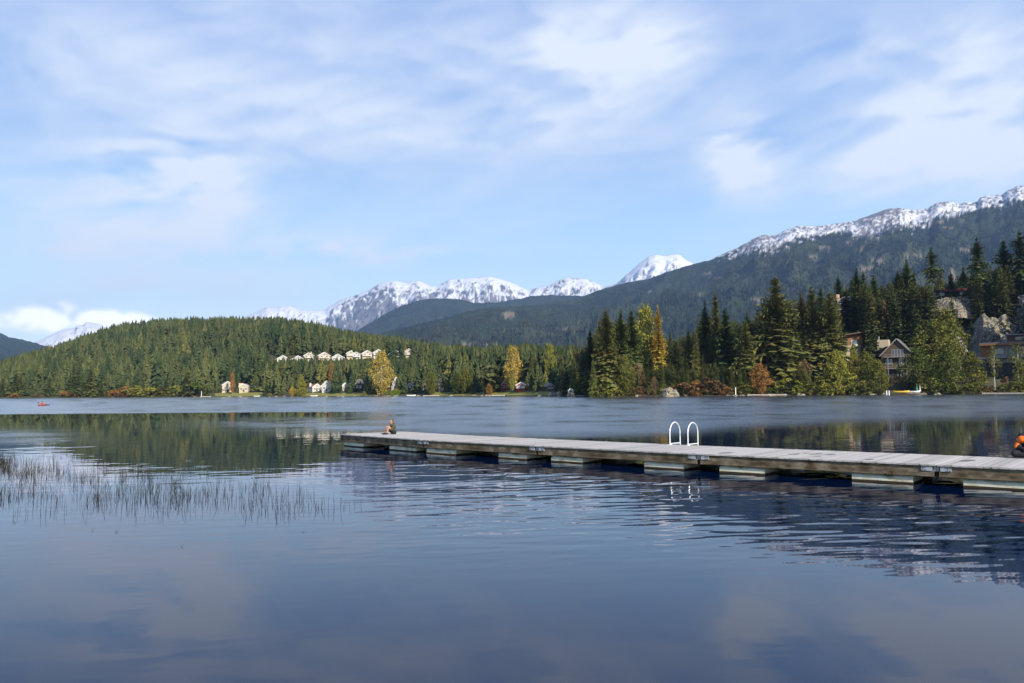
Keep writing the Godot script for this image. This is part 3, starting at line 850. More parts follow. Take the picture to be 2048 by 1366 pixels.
	# shrubs along the waterline
	for a in [
		["bush0", 1279, 772, 312, "leaf_russet", 1.3, "low russet shrub at the waterline left of the pale twigged tree"],
		["bush1", 1368, 764, 313, "leaf_russet", 1.3, "rust red shrub right of the shore rock"],
		["bush2", 1392, 760, 314, "leaf_orange", 1.2, "orange red shrub, second of the red row on the right shore"],
		["bush0", 1415, 754, 316, "leaf_russet", 1.3, "tallest rust coloured shrub in the red row"],
		["bush2", 1438, 762, 314, "leaf_russet", 1.2, "dark red shrub fourth in the red row"],
		["bush1", 1452, 772, 314, "leaf_orange", 1.0, "orange shrub ending the red row next to the white post"],
		["bush0", 1485, 765, 316, "leaf_olive", 1.3, "green shrub right of the white mooring post"],
		["bush2", 1505, 758, 318, "leaf_green", 1.3, "bright green shrub below the orange maple"],
		["bush0", 1536, 772, 318, "leaf_green", 1.2, "green shrub behind the sandy landing"],
		["bush1", 1560, 770, 320, "leaf_green", 1.3, "dark green shrub at the right end of the sandy landing"],
		["bush0", 1594, 770, 317, "leaf_lime", 1.3, "yellow shrub left end of the yellow waterline row"],
		["bush1", 1622, 766, 317, "leaf_olive", 1.4, "olive shrub in the yellow waterline row"],
		["bush2", 1648, 764, 317, "leaf_lime", 1.3, "yellow green shrub in the middle of the yellow row"],
		["bush0", 1674, 762, 317, "leaf_lime", 1.3, "bright yellow green shrub below the cedar house"],
		["bush1", 1702, 770, 317, "leaf_green", 1.3, "dark shrub at the water right of the yellow row"],
		["bush0", 1726, 760, 317, "leaf_olive", 1.4, "pale olive shrub below the round green tree"],
		["bush2", 1752, 764, 317, "leaf_green", 1.3, "green shrub left of the canoe dock"],
		["bush0", 1862, 756, 315, "leaf_olive", 1.3, "olive shrub right of the canoe dock"],
		["bush1", 1888, 762, 314, "leaf_green", 1.4, "dark green shrub beneath the big olive tree"],
		["bush2", 1915, 752, 314, "leaf_olive", 1.4, "olive shrub below the white stair tree"],
		["bush0", 1948, 758, 314, "leaf_olive", 1.4, "grey green shrub left of the slim birch"],
		["bush1", 1972, 772, 313, "leaf_russet", 1.2, "brown low shrub left of the grassy bank"],
		["bush0", 2004, 768, 314, "leaf_green", 1.3, "dark green shrub on the grassy bank below the flat roofed house"],
		["bush2", 2014, 752, 317, "leaf_russet", 1.0, "russet shrub under the flat roofed house"],
		["bush1", 2034, 762, 314, "leaf_olive", 1.4, "olive shrub at the right end of the bank"],
		["bush1", 1228, 776, 313, "leaf_lime", 1.2, "small yellow green shrub under the olive alder"],
		["bush2", 1200, 770, 315, "leaf_olive", 1.1, "olive shrub at the foot of the leftmost tall fir"],
		["bush0", 1330, 768, 318, "leaf_lime", 1.2, "yellow green shrub below the golden larch"],
		["bush2", 1352, 752, 320, "leaf_olive", 1.3, "upright olive shrub behind the shore rock"],
		["bush1", 1575, 756, 322, "leaf_lime", 1.3, "yellow green shrub behind the yellow waterline row"],
		["bush2", 1690, 742, 324, "leaf_lime", 1.4, "tall yellow green shrub under the cedar house wall"],
		["bush0", 1640, 752, 324, "leaf_olive", 1.4, "olive shrub below the striped house corner"],
		["bush2", 1956, 742, 320, "leaf_lime", 1.3, "yellow green shrub left of the slim birch trunk"],
		["bush0", 130, 781, 642, "leaf_orange", 1.5, "orange brown shrub on the far left waterline"],
		["bush1", 148, 784, 641, "leaf_russet", 1.5, "russet low shrub next to the orange brown one, far left"],
		["bush0", 205, 776, 634, "leaf_green", 1.7, "round green shrub on the far left shore"],
		["bush1", 228, 779, 632, "leaf_orange", 1.3, "small orange shrub between the green shrubs, far left"],
		["bush2", 252, 772, 630, "leaf_orange", 1.8, "largest orange yellow shrub on the far left shore"],
		["bush0", 274, 771, 628, "leaf_lime", 1.6, "yellow shrub right of the largest orange one"],
		["bush1", 300, 774, 624, "leaf_lime", 1.6, "olive yellow shrub on the far shore below the rock patch"],
		["bush2", 325, 772, 622, "leaf_olive", 1.5, "olive shrub with upright form on the far shore"],
		["bush0", 352, 770, 618, "leaf_lime", 1.1, "pale yellow shrub left of the dark shore conifers"],
		["bush1", 388, 766, 610, "leaf_green", 1.6, "bright green shrub left of the small wooden jetty"],
		["bush0", 540, 786, 572, "leaf_lime", 1.4, "low yellow green shrub left of the orange tree"],
		["bush2", 728, 782, 514, "leaf_lime", 1.2, "yellow green shrub left of the orange boat"],
		["bush1", 792, 776, 500, "leaf_orange", 0.8, "orange brown pointed shrub behind the hedge"],
		["bush1", 1134, 780, 352, "leaf_green", 1.2, "low green shrub behind the beach rocks"],
		["bush0", 75, 786, 646, "leaf_russet", 1.2, "brown low shrub at the left end of the far waterline"],
		["bush1", 30, 786, 650, "leaf_orange", 1.2, "dull orange low shrub at the far left edge"]]:
		tree(a[0], a[1], a[2], a[3], a[6], a[4], a[5], "shrubs along the waterline")
	# the grey snags that stand out of the left wood
	for s in [[116, 668, 740, 1100], [99, 699, 726, 1050], [213, 672, 702, 1200], [588, 668, 700, 800], [123, 736, 755, 900]]:
		var foot := at(s[0], s[2], s[3])
		var tip := at(s[0], s[1], s[3])
		var mb := MB.new()
		mb.tube([Vector3(0, -3, 0), Vector3(0.2, (tip.y - foot.y) * 0.6, 0), Vector3(0, tip.y - foot.y, 0)], [0.5, 0.34, 0.1], 6)
		var o := part("dead_trunk", mb.mesh(), M.pale_bark, self)
		o.position = foot
		tag(o, ["tall grey dead trunk below the left skyline of the wooded hill", "short grey dead trunk on the hill's left slope", "grey dead trunk near the hill's left shoulder", "pale dead trunk above the leftmost white hillside houses", "lone short dead trunk low on the hill's left slope"][[116, 99, 213, 588, 123].find(s[0])], "dead tree", "dead trunks on the wooded hill")

const PLOTS := [[443, 464, 640], [480, 500, 640], [617, 639, 585], [647, 664, 585], [684, 693, 570], [713, 725, 550], [740, 788, 520], [784, 796, 540], [816, 828, 508], [837, 849, 505], [870, 897, 492], [999, 1014, 460], [1016, 1036, 446], [1035, 1053, 450], [1092, 1103, 410], [1140, 1158, 355],
	[1676, 1738, 384], [1750, 1832, 372], [1618, 1652, 346], [1545, 1585, 345], [1490, 1548, 330], [1968, 2070, 360], [1935, 2060, 400], [1880, 1955, 424], [2024, 2070, 424], [1888, 1940, 378], [1682, 1712, 421], [1870, 1945, 446]]
const AREAS := [[-450, 40, "at the far left end of the lake"], [40, 128, "on the shore left of the orange brown shrub"], [128, 205, "behind the orange brown and russet shrubs, far left"], [205, 262, "behind the largest orange shrub of the far left shore"], [262, 335, "behind the yellow shrubs of the far shore"], [335, 395, "left of the small wooden jetty"],
	[395, 470, "beside the cream villa above the yellow lawn"], [470, 540, "right of the peach villa"], [540, 612, "around the pale yellow green cone shaped tree"], [612, 700, "behind the white cottages"], [700, 740, "beside the dark grey cabin"], [740, 810, "behind the yellow poplar and the hedge"], [810, 870, "behind the two small cottages right of the hedge"],
	[870, 950, "behind the cream gabled house"], [950, 1020, "left of the golden poplar"], [1020, 1090, "right of the golden poplar"], [1090, 1180, "around the lone yellow green fir"], [1180, 1260, "among the tall firs of the right shore"], [1260, 1360, "around the golden larch"], [1360, 1470, "behind the red shrub row"], [1470, 1560, "behind the orange maple"],
	[1560, 1660, "near the cottage with striped corner"], [1660, 1750, "around the cedar house"], [1750, 1850, "around the chalet"], [1850, 1960, "beside the big olive tree"], [1960, 2600, "around the flat roofed house"]]

func round_far() -> ArrayMesh:                          # a distant broadleaf crown, one metre tall
	var r0 := RandomNumberGenerator.new()
	r0.seed = 77
	var mb := MB.new()
	for k in 260:
		var dir := Vector3(r0.randfn(), r0.randfn(), r0.randfn()).normalized() * pow(r0.randf(), 0.3)
		var p := Vector3(dir.x * 0.30, 0.52 + dir.y * 0.46, dir.z * 0.30)
		var u := Vector3(r0.randfn(), r0.randfn(), r0.randfn()).normalized() * 0.075
		var w := u.cross(Vector3(r0.randfn(), r0.randfn(), r0.randfn()).normalized())
		var g := r0.randf_range(0.75, 1.25)
		mb.col = Color(g, g, g)
		mb.quad(p - u, p + w, p + u, p - w)
	return mb.mesh()

func make_forest() -> void:
	# conifers of the left hill and of the gaps on the right; the nearest are things, the rest a mass
	rng.seed = 900
	var tall_noise := noise(1.0 / 45.0, 88, 3)
	var list := []
	for k in 30000:
		var px := rng.randf_range(-420.0, 2500.0)
		var right := px > 1165.0
		var ds := bent(LAND, px, 1)
		var R := bent(LAND, px, 4)
		var d := sqrt(lerpf(pow(ds + 5.0, 2), pow(R + 70.0, 2), rng.randf()))
		if right and rng.randf() < 0.35: d = ds + 4.0 + 20.0 * rng.randf()
		elif right and rng.randf() < 0.55: continue
		var off := d - ds
		var skip := px > 535.0 and px < 835.0 and d > 716.0 and d < 752.0   # the terrace of white houses
		for e in PLOTS:
			if px > e[0] and px < e[1] and d < e[2]: skip = true
		if px > 425.0 and px < 530.0 and off < 22.0: skip = true
		if px > 590.0 and px < 1120.0 and off < 14.0 and rng.randf() < 0.6: skip = true
		if off < 9.0 and rng.randf() < 0.5: skip = true
		if skip: continue
		var x := (px - 1024.0) / F * d
		var g := ground(x, -d)
		var h := lerpf(7.0, 24.0, pow(rng.randf(), 0.9)) * (1.75 if right else 1.0) * (1.0 + 0.55 * tall_noise.get_noise_2d(x, -d))
		if rng.randf() < 0.10: h *= 1.25
		if px > 395.0 and px < 1165.0 and off < 45.0: h *= 0.62
		if right and off < 26.0: h = rng.randf_range(4.0, 11.0)
		var sp := seen(Vector3(x, g, -d))
		var top := lookup(SKYLINE, px) + rng.randf_range(-5.0, 8.0)
		if px > 535.0 and px < 845.0 and d < 722.0: top = maxf(top, 712.0 + rng.randf_range(0.0, 9.0))
		h = minf(h, (sp.y - top) * d / F)
		if h < 3.5: continue
		list.append([off if off < 70.0 else 70.0 + d, Vector3(x, g - 0.3, -d), h, px])
	list.sort_custom(func(a, b): return a[0] < b[0])
	rng.seed = 901
	var meshes := []
	for k in 4: meshes.append(tier_tree([10, 9, 12, 11][k], 13, [0.21, 0.18, 0.24, 0.28][k], 160 + k))
	for k in 3: meshes.append(P["shore%d" % k][0].get_node("crown").mesh)
	meshes.append(round_far())
	var bufs := []
	var count := []
	for m in meshes:
		bufs.append(PackedFloat32Array())
		count.append(0)
	var things := 0
	var tint := noise(1.0 / 60.0, 77, 4)
	for e in list:
		var h: float = e[2]
		var p: Vector3 = e[1]
		var px: float = e[3]
		if things < 240 and px > -30.0 and px < 2080.0:
			things += 1
			var mi := rng.randi() % 6
			var mats := ["fir_green", "fir_deep", "fir_olive", "fir_green", "fir_olive", "fir_bright"]
			var words := ["mid green", "very dark green", "olive green", "mid green", "olive green", "bright green"]
			var where := "on the shore"
			for a in AREAS:
				if px >= a[0] and px < a[1]: where = a[2]
			var size := "tall" if h > 15.0 else "low" if h < 8.0 else "middling"
			var s := h / 22.0
			var fat := rng.randf_range(0.85, 1.3) * (1.3 if h < 9.0 else 1.0)
			var form := "slender" if fat < 1.0 else "broad" if fat > 1.2 else "even"
			var lb := "%s %s %s conifer %s" % [size, form, words[mi], where]
			if lb.split(" ").size() > 16: lb = "%s %s conifer %s" % [size, words[mi], where]
			copy(P["shore%d" % (things % 3)][0], lb, p, rng.randf() * TAU, Vector3(s * fat, s, s * fat), "conifers " + where, M[mats[mi]])
			continue
		var k := rng.randi() % 4
		var w := maxf(h, 8.0) * rng.randf_range(0.8, 1.3)
		var leafy_one := px <= 1165.0 and rng.randf() < 0.09
		if leafy_one:
			k = 7
			h *= 0.72
			w *= 0.8
		if px > 1165.0:
			k = 4 + rng.randi() % 3
			w /= 22.0
			h /= 22.0
		var a := rng.randf() * TAU
		var tn := clampf(0.38 + tint.get_noise_2d(p.x, p.z) * 0.8 + rng.randf_range(-0.28, 0.28) + (0.42 if px > 1165.0 else 0.0), 0, 1)
		var cc := Color(0.030, 0.050, 0.022).lerp(Color(0.108, 0.120, 0.040), tn)
		var r := rng.randf()
		if leafy_one: cc = Color(0.078, 0.092, 0.03) if r < 0.93 else Color(0.17, 0.14, 0.045)
		elif r < 0.004: cc = Color(0.12, 0.085, 0.035)
		elif r < 0.04: cc = Color(0.12, 0.12, 0.035)
		var ca := cos(a) * w
		var sa := sin(a) * w
		bufs[k].append_array([ca, 0, sa, p.x, 0, h, 0, p.y, -sa, 0, ca, p.z, cc.r, cc.g, cc.b, 1.0])
		count[k] += 1
	for k in meshes.size():
		wood_mass("hillside_forest" if k < 4 or k == 7 else "shore_forest", meshes[k], bufs[k], count[k], M.fir_mass, "scattered broadleaf trees in the forest on the hill" if k == 7 else "dense conifer forest covering the hill across the lake" if k < 4 else "dense conifers filling the slope of the right shore")
	print("wood ", count)

# ------------------------------------------------------------------ houses
func face(p: Vector3, extra := 0.0) -> float:
	return atan2(-p.x, -p.z) + deg_to_rad(extra)

func window(parent: Node, x: float, y: float, z: float, w: float, h: float, trim: Material, glass: Material, bars := 1) -> void:
	var fr := MB.new()
	var t := 0.12
	fr.box(Vector3(x, y + h / 2 + t / 2, z + 0.04), Vector3(w + 2 * t, t, 0.1))
	fr.box(Vector3(x, y - h / 2 - t / 2, z + 0.05), Vector3(w + 2 * t, t, 0.14))
	for s in [-1, 1]: fr.box(Vector3(x + s * (w / 2 + t / 2), y, z + 0.04), Vector3(t, h, 0.1))
	for b in bars: fr.box(Vector3(x - w / 2 + w * (b + 1) / (bars + 1), y, z + 0.035), Vector3(0.09, h, 0.07))
	var o := part("window", fr.mesh(), trim, parent)
	var g := MB.new()
	g.box(Vector3(x, y, z + 0.012), Vector3(w, h, 0.02))
	part("pane", g.mesh(), glass, o)

func gable_house(called: String, label: String, p: Vector3, turn: float, w: float, dep: float, wall_h: float, roof_h: float, mats: Array, group := "", eave := 0.7) -> Node3D:
	# gable end towards the lake; mats: wall, roof, trim
	var o := thing(called, label, "house", p, turn, group)
	var wl := MB.new()
	wl.box(Vector3(0, wall_h / 2 - 3.5, 0), Vector3(w, wall_h + 7.0, dep))
	for s in [-1.0, 1.0]:
		var z: float = s * dep / 2
		var a := Vector3(-w / 2, wall_h, z)
		var b := Vector3(w / 2, wall_h, z)
		var c := Vector3(0, wall_h + roof_h, z)
		if s > 0: wl.tri(a, c, b)
		else: wl.tri(a, b, c)
	part("wall", wl.mesh(), mats[0], o)
	var rf := MB.new()
	var sl := Vector2(w / 2, roof_h).length()
	var an := atan2(roof_h, w / 2)
	for s in [-1.0, 1.0]:
		var l := sl + eave
		var bs := Basis(Vector3(0, 0, 1), -s * an)
		rf.box(Vector3(s * (w / 2 + eave * cos(an)) / 2, wall_h + roof_h - (roof_h + eave * sin(an)) / 2, 0) + bs * Vector3(0, 0.13, 0), Vector3(l, 0.22, dep + eave * 1.6), bs)
	var r := part("roof", rf.mesh(), mats[1], o)
	var tb := MB.new()
	for s in [-1.0, 1.0]:
		var bs := Basis(Vector3(0, 0, 1), -s * an)
		tb.box(Vector3(s * (w / 2 + eave * cos(an)) / 2, wall_h + roof_h - (roof_h + eave * sin(an)) / 2, dep / 2 + eave * 0.8 + 0.06) + bs * Vector3(0, 0.06, 0), Vector3(sl + eave, 0.38, 0.1), bs)
	part("bargeboard", tb.mesh(), mats[2], r)
	return o

func add_box(called: String, parent: Node, at_: Vector3, s: Vector3, mat: Material, label := "") -> MeshInstance3D:
	var b := MB.new()
	b.box(at_, s)
	return part(called, b.mesh(), mat, parent, label)

func balcony(o: Node3D, y: float, z: float, w: float, mat: Material) -> void:
	var b := MB.new()
	b.box(Vector3(0, y, z + 0.8), Vector3(w, 0.2, 1.6))
	var fl := part("balcony", b.mesh(), mat, o)
	var r := MB.new()
	r.box(Vector3(0, y + 1.05, z + 1.55), Vector3(w, 0.09, 0.09))
	var n := int(w / 0.5)
	for k in n + 1: r.box(Vector3(-w / 2 + w * k / n, y + 0.56, z + 1.55), Vector3(0.06, 0.92, 0.06))
	part("railing", r.mesh(), mat, fl)

func make_houses() -> void:
	rng.seed = 700
	var row := "white houses in a row on the hillside"
	# the row on the hill: left px, right px, ridge px, wall material, label
	var hs := [
		[553, 581, 711.5, "white_wall", "leftmost white house of the hillside row"],
		[584, 606, 712, "white_wall", "small white house second from left in the hillside row"],
		[608, 628, 706, "cream_wall", "narrow cream house third from left in the hillside row"],
		[635, 659, 705, "cream_wall", "cream house with tall gable fourth from left in the hillside row"],
		[663, 690, 708.5, "white_wall", "wide low white house in the middle of the hillside row"],
		[692, 709, 702.5, "cream_wall", "cream gable just left of the paired white gable in the hillside row"],
		[704, 722, 704.5, "white_wall", "white gable paired with the cream one in the hillside row"],
		[722, 744, 701.5, "cream_wall", "cream house fourth from right in the hillside row"],
		[746, 768, 699.5, "white_wall", "white house partly behind the large yellow poplar"],
		[776, 804, 701, "white_wall", "wide white house right of the large yellow poplar's top"],
		[806, 832, 698, "cream_wall", "rightmost cream house of the hillside row"]]
	for k in hs.size():
		var e: Array = hs[k]
		var d := 722.0 + k * 4.0 + (3.0 if k % 2 else 0.0)
		var mid: float = (e[0] + e[1]) * 0.5
		var top := at(mid, e[2], d)
		var g := ground(top.x, top.z)
		var w: float = (e[1] - e[0]) * d / F - 1.0
		var rh := w * 0.30
		var wh := maxf(top.y - rh - g, 3.6)
		var o := gable_house("hillside_house", e[4], Vector3(top.x, top.y - rh - wh, top.z), face(top, [-8, 5, -4, 9, -6, 3, -3, 8, 0, 6, -5][k]), w, 9.0, wh, rh, [M[e[3]], M.white_roof, M.white_trim], row, 0.8)
		for s in [-1, 1]: window(o, s * w * 0.24, wh - 1.0, 4.5, w * 0.2, 1.5, M.white_trim, M.pane)
		window(o, 0, wh + rh * 0.3, 4.5, w * 0.16, 1.0, M.white_trim, M.pane)
		balcony(o, wh - 2.2, 4.5, w * 0.86, M.white_trim)
		if k % 3 == 2: add_box("chimney", o, Vector3(w * 0.22, wh + rh * 0.9, -1), Vector3(0.9, 2.4, 0.9), M.cream_wall)
	# two grey roofs further right
	for e in [[905, 710, 26, "grey roofed house showing among conifers right of the hillside row"], [873, 711, 14, "pale roof half hidden by conifers near the end of the hillside row"]]:
		var top := at(e[0], e[1], 700.0)
		var w: float = e[2] * 700.0 / F
		var o := gable_house("house", e[3], Vector3(top.x, top.y - 8, top.z), face(top, 20), w, 9.0, 5.4, 2.6, [M.grey_wall, M.grey_trim, M.white_trim])
		for s in [-1, 1]: window(o, s * w * 0.22, 3.6, 4.5, w * 0.2, 1.4, M.white_trim, M.pane)
	# lakeside houses: px centre, ridge px, width px, distance past the shore, wall, roof, trim, wall share, turn, label
	var lake := [
		[453, 763, 24, 26, "cream_wall", "brown_roof", "white_trim", 0.66, 12, "cream lakeside villa with dark balconies, left of the peach towered one"],
		[490, 768, 20, 24, "cream_wall", "grey_trim", "white_trim", 0.70, -14, "peach and cream villa with grey roof above the yellow lawn"],
		[629, 768, 22, 26, "white_wall", "red_roof", "white_trim", 0.55, 24, "white cottage with red brown roof and tall chimney"],
		[657, 762, 22, 24, "white_wall", "brown_roof", "white_trim", 0.55, -18, "white cottage with steep brown roof left of the small dark fir"],
		[688, 766, 13, 26, "cream_wall", "teal_roof", "white_trim", 0.62, 10, "small cottage with pale blue green roof right of the dark fir"],
		[720, 759, 15, 30, "dark_wall", "slate_roof", "grey_trim", 0.60, -10, "dark grey cabin in the shade left of the yellow poplar"],
		[790, 755, 14, 28, "grey_wall", "grey_trim", "white_trim", 0.50, 8, "grey pointed roof between yellow poplar and hedge"],
		[822, 766, 14, 22, "brown_wall", "slate_roof", "white_trim", 0.45, 16, "dark cottage with white edged gable left of the brown roofed one"],
		[843, 766, 13, 24, "grey_wall", "brown_roof", "grey_trim", 0.52, -28, "cottage with steep brown roof behind the small jetty"],
		[884, 758, 27, 24, "cream_wall", "brown_roof", "white_trim", 0.56, 22, "large cream gabled house with white chimney on the middle shore"],
		[1007, 760, 18, 24, "red_wall", "slate_roof", "white_trim", 0.58, 14, "red cabin left of the golden poplar"],
		[1045, 765, 21, 22, "red_wall", "brown_roof", "white_trim", 0.66, -12, "red house with long porch right of the golden poplar"],
		[1098, 767, 13, 20, "dark_wall", "slate_roof", "grey_trim", 0.6, 12, "dark cabin in the trees left of the lone yellow green fir"]]
	for e in lake:
		var d: float = bent(LAND, e[0], 1) + e[3]
		var top := at(e[0], e[1], d)
		var g := ground(top.x, top.z)
		var w: float = e[2] * d / F * 0.86
		var ht := top.y - g
		var wh: float = ht * e[7]
		var o := gable_house("lakeside_house", e[9], Vector3(top.x, g, top.z), face(top, e[8]), w, 8.0, wh, ht - wh, [M[e[4]], M[e[5]], M[e[6]]], "", 0.5)
		for s in [-1, 1]: window(o, s * w * 0.25, wh * 0.55, 4.0, w * 0.24, wh * 0.35, M.white_trim, M.pane)
		window(o, 0, wh + (ht - wh) * 0.32, 4.0, w * 0.2, (ht - wh) * 0.26, M.white_trim, M.pane)
		add_box("door", o, Vector3(0, 1.0, 4.03), Vector3(1.0, 2.0, 0.06), M.brown_wall)
		var tall_chimney: bool = e[0] in [629, 884, 490]
		if tall_chimney:
			var cx: float = -w * 0.46 if e[0] != 884 else w * 0.3
			add_box("chimney", o, Vector3(cx, ht * 0.55, -0.5), Vector3(1.3 if e[0] != 490 else 3.0, ht * 1.1, 1.3), M.peach_wall if e[0] == 490 else M.white_wall)
		if e[0] in [453, 1045]: balcony(o, wh * 0.4, 4.0, w * 0.95, M.white_trim)
	# ---- right shore
	# cedar house with a single pitched roof
	var p := at(1706, 690, 372.0)
	var c := thing("cedar_house", "cedar clad house with sloping dark roof above the yellow green tree", "house", p, face(p, 6))
	var s := 372.0 / F
	var wl := MB.new()
	wl.box(Vector3(0, -10.6, -4), Vector3(34 * s, 30.4, 8))
	part("wall", wl.mesh(), M.cedar, c)
	var lw := MB.new()
	lw.box(Vector3(0.2, -6.0, 0.03), Vector3(34 * s, 11.5, 0.14))
	part("lower_wall", lw.mesh(), M.cream_wall, c, "cream plastered lower wall")
	var rf := MB.new()
	rf.box(Vector3(-0.4, 5.0, -3.4), Vector3(54 * s, 0.4, 11), Basis(Vector3(0, 0, 1), 0.13))
	part("roof", rf.mesh(), M.brown_roof, c)
	window(c, 0.5, 0.9, 0.1, 2.4, 2.3, M.white_trim, M.lit_pane, 2)
	window(c, 1.2, -4.2, 0.1, 1.4, 2.0, M.white_trim, M.lit_pane, 1)
	window(c, -2.9, 1.4, 0.0, 1.2, 2.6, M.brown_wall, M.pane, 0)
	# chalet
	p = at(1799, 764, 346.0)
	s = 346.0 / F
	var ch := gable_house("lakeside_chalet", "brown three storey chalet with balconies at the water", Vector3(p.x, p.y, p.z), face(p, -6), 58 * s, 10, 54 * s, 31 * s, [M.brown_wall, M.slate_roof, M.grey_trim], "", 0.9)
	for k in 4: window(ch, -1.6 + k * 1.15, 57 * s, 5.0, 0.85, 2.9, M.grey_trim, M.pane, 0)
	for k in 2: window(ch, -3.9 + k * 1.4, 40 * s, 5.0, 1.1, 2.1, M.grey_trim, M.teal_pane, 0)
	window(ch, 1.5, 40 * s, 5.0, 1.6, 2.8, M.white_trim, M.pane, 1)
	window(ch, 1.2, 16 * s, 5.0, 2.2, 2.4, M.white_trim, M.pane, 1)
	window(ch, -2.6, 16 * s, 5.0, 1.6, 2.0, M.grey_trim, M.pane, 0)
	balcony(ch, 49 * s, 5.0, 46 * s, M.grey_trim)
	balcony(ch, 26 * s, 5.0, 46 * s, M.grey_trim)
	add_box("post", ch, Vector3(-3.4, 24 * s, 6.5), Vector3(0.22, 49 * s, 0.22), M.grey_trim)
	add_box("post", ch, Vector3(3.6, 24 * s, 6.5), Vector3(0.22, 49 * s, 0.22), M.grey_trim)
	var wing := MB.new()
	wing.box(Vector3(-6.4, 70 * s, -7.0), Vector3(4.4, 7.0, 5.5))
	part("wing", wing.mesh(), M.cream_wall, ch, "cream wing with chimney pipe")
	var wr := MB.new()
	wr.box(Vector3(-7.4, 66 * s, -2.6), Vector3(7, 0.3, 6.5), Basis(Vector3(0, 0, 1), 0.35))
	part("wing_roof", wr.mesh(), M.slate_roof, ch)
	var cp := MB.new()
	cp.tube([Vector3(-8.0, 72 * s, -5), Vector3(-8.0, 94 * s, -5)], [0.18, 0.18], 8)
	part("chimney_pipe", cp.mesh(), M.zinc, ch)
	# flat roofed house
	p = at(2010, 716, 352.0)
	s = 352.0 / F
	var fh := thing("flat_roofed_house", "modern flat roofed house with cedar fascia below the cliff", "house", p, face(p, -10))
	add_box("wall", fh, Vector3(4, 2.0, -4), Vector3(96 * s, 8.0, 8), M.grey_wall)
	add_box("cedar_wall", fh, Vector3(-7.2, 2.9, 0.2), Vector3(3.6, 5.2, 0.5), M.cedar, "cedar clad end wall")
	add_box("roof", fh, Vector3(3, 6.4, -3), Vector3(112 * s, 0.55, 12), M.slate_roof)
	add_box("fascia", fh, Vector3(3, 5.85, 3.05), Vector3(112 * s, 0.75, 0.2), M.cedar)
	add_box("upper_block", fh, Vector3(8.5, 8.1, -4.5), Vector3(15, 3.2, 7), M.brown_wall)
	add_box("upper_roof", fh, Vector3(8.5, 9.85, -4.0), Vector3(17, 0.35, 9.5), M.grey_trim)
	window(fh, -2.2, 2.9, 0.0, 3.6, 2.3, M.dark_wall, M.teal_pane, 0)
	window(fh, 6.5, 2.9, 0.0, 4.0, 2.6, M.dark_wall, M.pane, 1)
	window(fh, 6.0, 8.2, -1.0, 4.0, 1.4, M.brick_red, M.pane, 1)
	add_box("deck", fh, Vector3(2, 0.1, 1.4), Vector3(104 * s, 0.3, 3.2), M.grey_trim)
	add_box("post", fh, Vector3(-4.6, 3.0, 2.6), Vector3(0.4, 5.6, 0.4), M.cedar)
	add_box("post", fh, Vector3(1.6, 3.0, 2.6), Vector3(0.4, 5.6, 0.4), M.cedar)
	add_box("lower_wall", fh, Vector3(3, -4.2, -3.6), Vector3(90 * s, 8.0, 7), M.dark_wall)
	# house with red fascia on the rock
	p = at(1908, 592, 440.0)
	var rh2 := thing("crest_house", "low dark house with brick red fascia on the rocky crest", "house", p, face(p, 4))
	add_box("wall", rh2, Vector3(0, -1.3, -3), Vector3(22, 9.4, 6), M.dark_wall)
	add_box("roof", rh2, Vector3(0, 3.6, -2.6), Vector3(25, 0.4, 8.5), M.brown_roof)
	add_box("fascia", rh2, Vector3(1.4, 3.0, 1.72), Vector3(13, 1.3, 0.16), M.brick_red)
	for k in 3: window(rh2, -6.0 + k * 5.2, 1.2, 0.0, 3.0, 1.5, M.brown_wall, M.pane, 1)
	# grey roof at the right edge
	p = at(2044, 594, 420.0)
	var gr := gable_house("crest_house", "house with grey roof above the cliff at the right edge", Vector3(p.x, p.y - 3.0, p.z), face(p, 20), 5, 6, 2.6, 1.2, [M.grey_wall, M.slate_roof, M.grey_trim])
	window(gr, 0, 1.8, 5.0, 2.0, 1.4, M.grey_trim, M.pane)
	# white house between the firs
	p = at(1697, 612, 416.0)
	var wh_ := gable_house("crest_house", "white house with pink chimney glimpsed between dark crest firs", Vector3(p.x, p.y - 3, p.z), face(p, -10), 9.0, 8, 5.2, 2.6, [M.white_wall, M.grey_trim, M.white_trim])
	for k in 2: window(wh_, -2.0 + k * 4.0, 3.4, 4.0, 1.6, 1.8, M.white_trim, M.pane)
	add_box("chimney", wh_, Vector3(-4.6, 6.4, 2.6), Vector3(1.5, 5.0, 1.4), M.peach_wall)
	# striped corner
	p = at(1637, 744, 345.0)
	var st := thing("cottage", "cottage corner with white and red bands among the firs", "house", p, face(p, -20))
	add_box("wall", st, Vector3(0.6, -1.6, -3), Vector3(2.6, 14.6, 6), M.white_wall)
	add_box("red_panel", st, Vector3(0.6, 2.6, 0.04), Vector3(2.5, 2.3, 0.12), M.red_wall, "red painted band")
	add_box("wood_panel", st, Vector3(0.6, 4.5, 0.04), Vector3(2.5, 1.3, 0.12), M.cedar, "wooden band")
	add_box("roof", st, Vector3(0.2, 5.9, -3), Vector3(4.4, 0.3, 7.4), M.slate_roof)
	window(st, 0.6, 0.2, 0.0, 1.2, 1.2, M.white_trim, M.pane)
	# low sunlit roofs in the dark wood
	p = at(1566, 744, 342.0)
	var lr := gable_house("cottage", "low cottage with pale roof edge in the dark wood right of the orange maple", Vector3(p.x, p.y - 2.2, p.z), face(p, 14), 10, 6, 2.8, 1.2, [M.dark_wall, M.grey_trim, M.pale_post])
	for k in 2: window(lr, -2.0 + k * 4.0, 1.5, 3.0, 1.4, 1.2, M.grey_trim, M.pane)

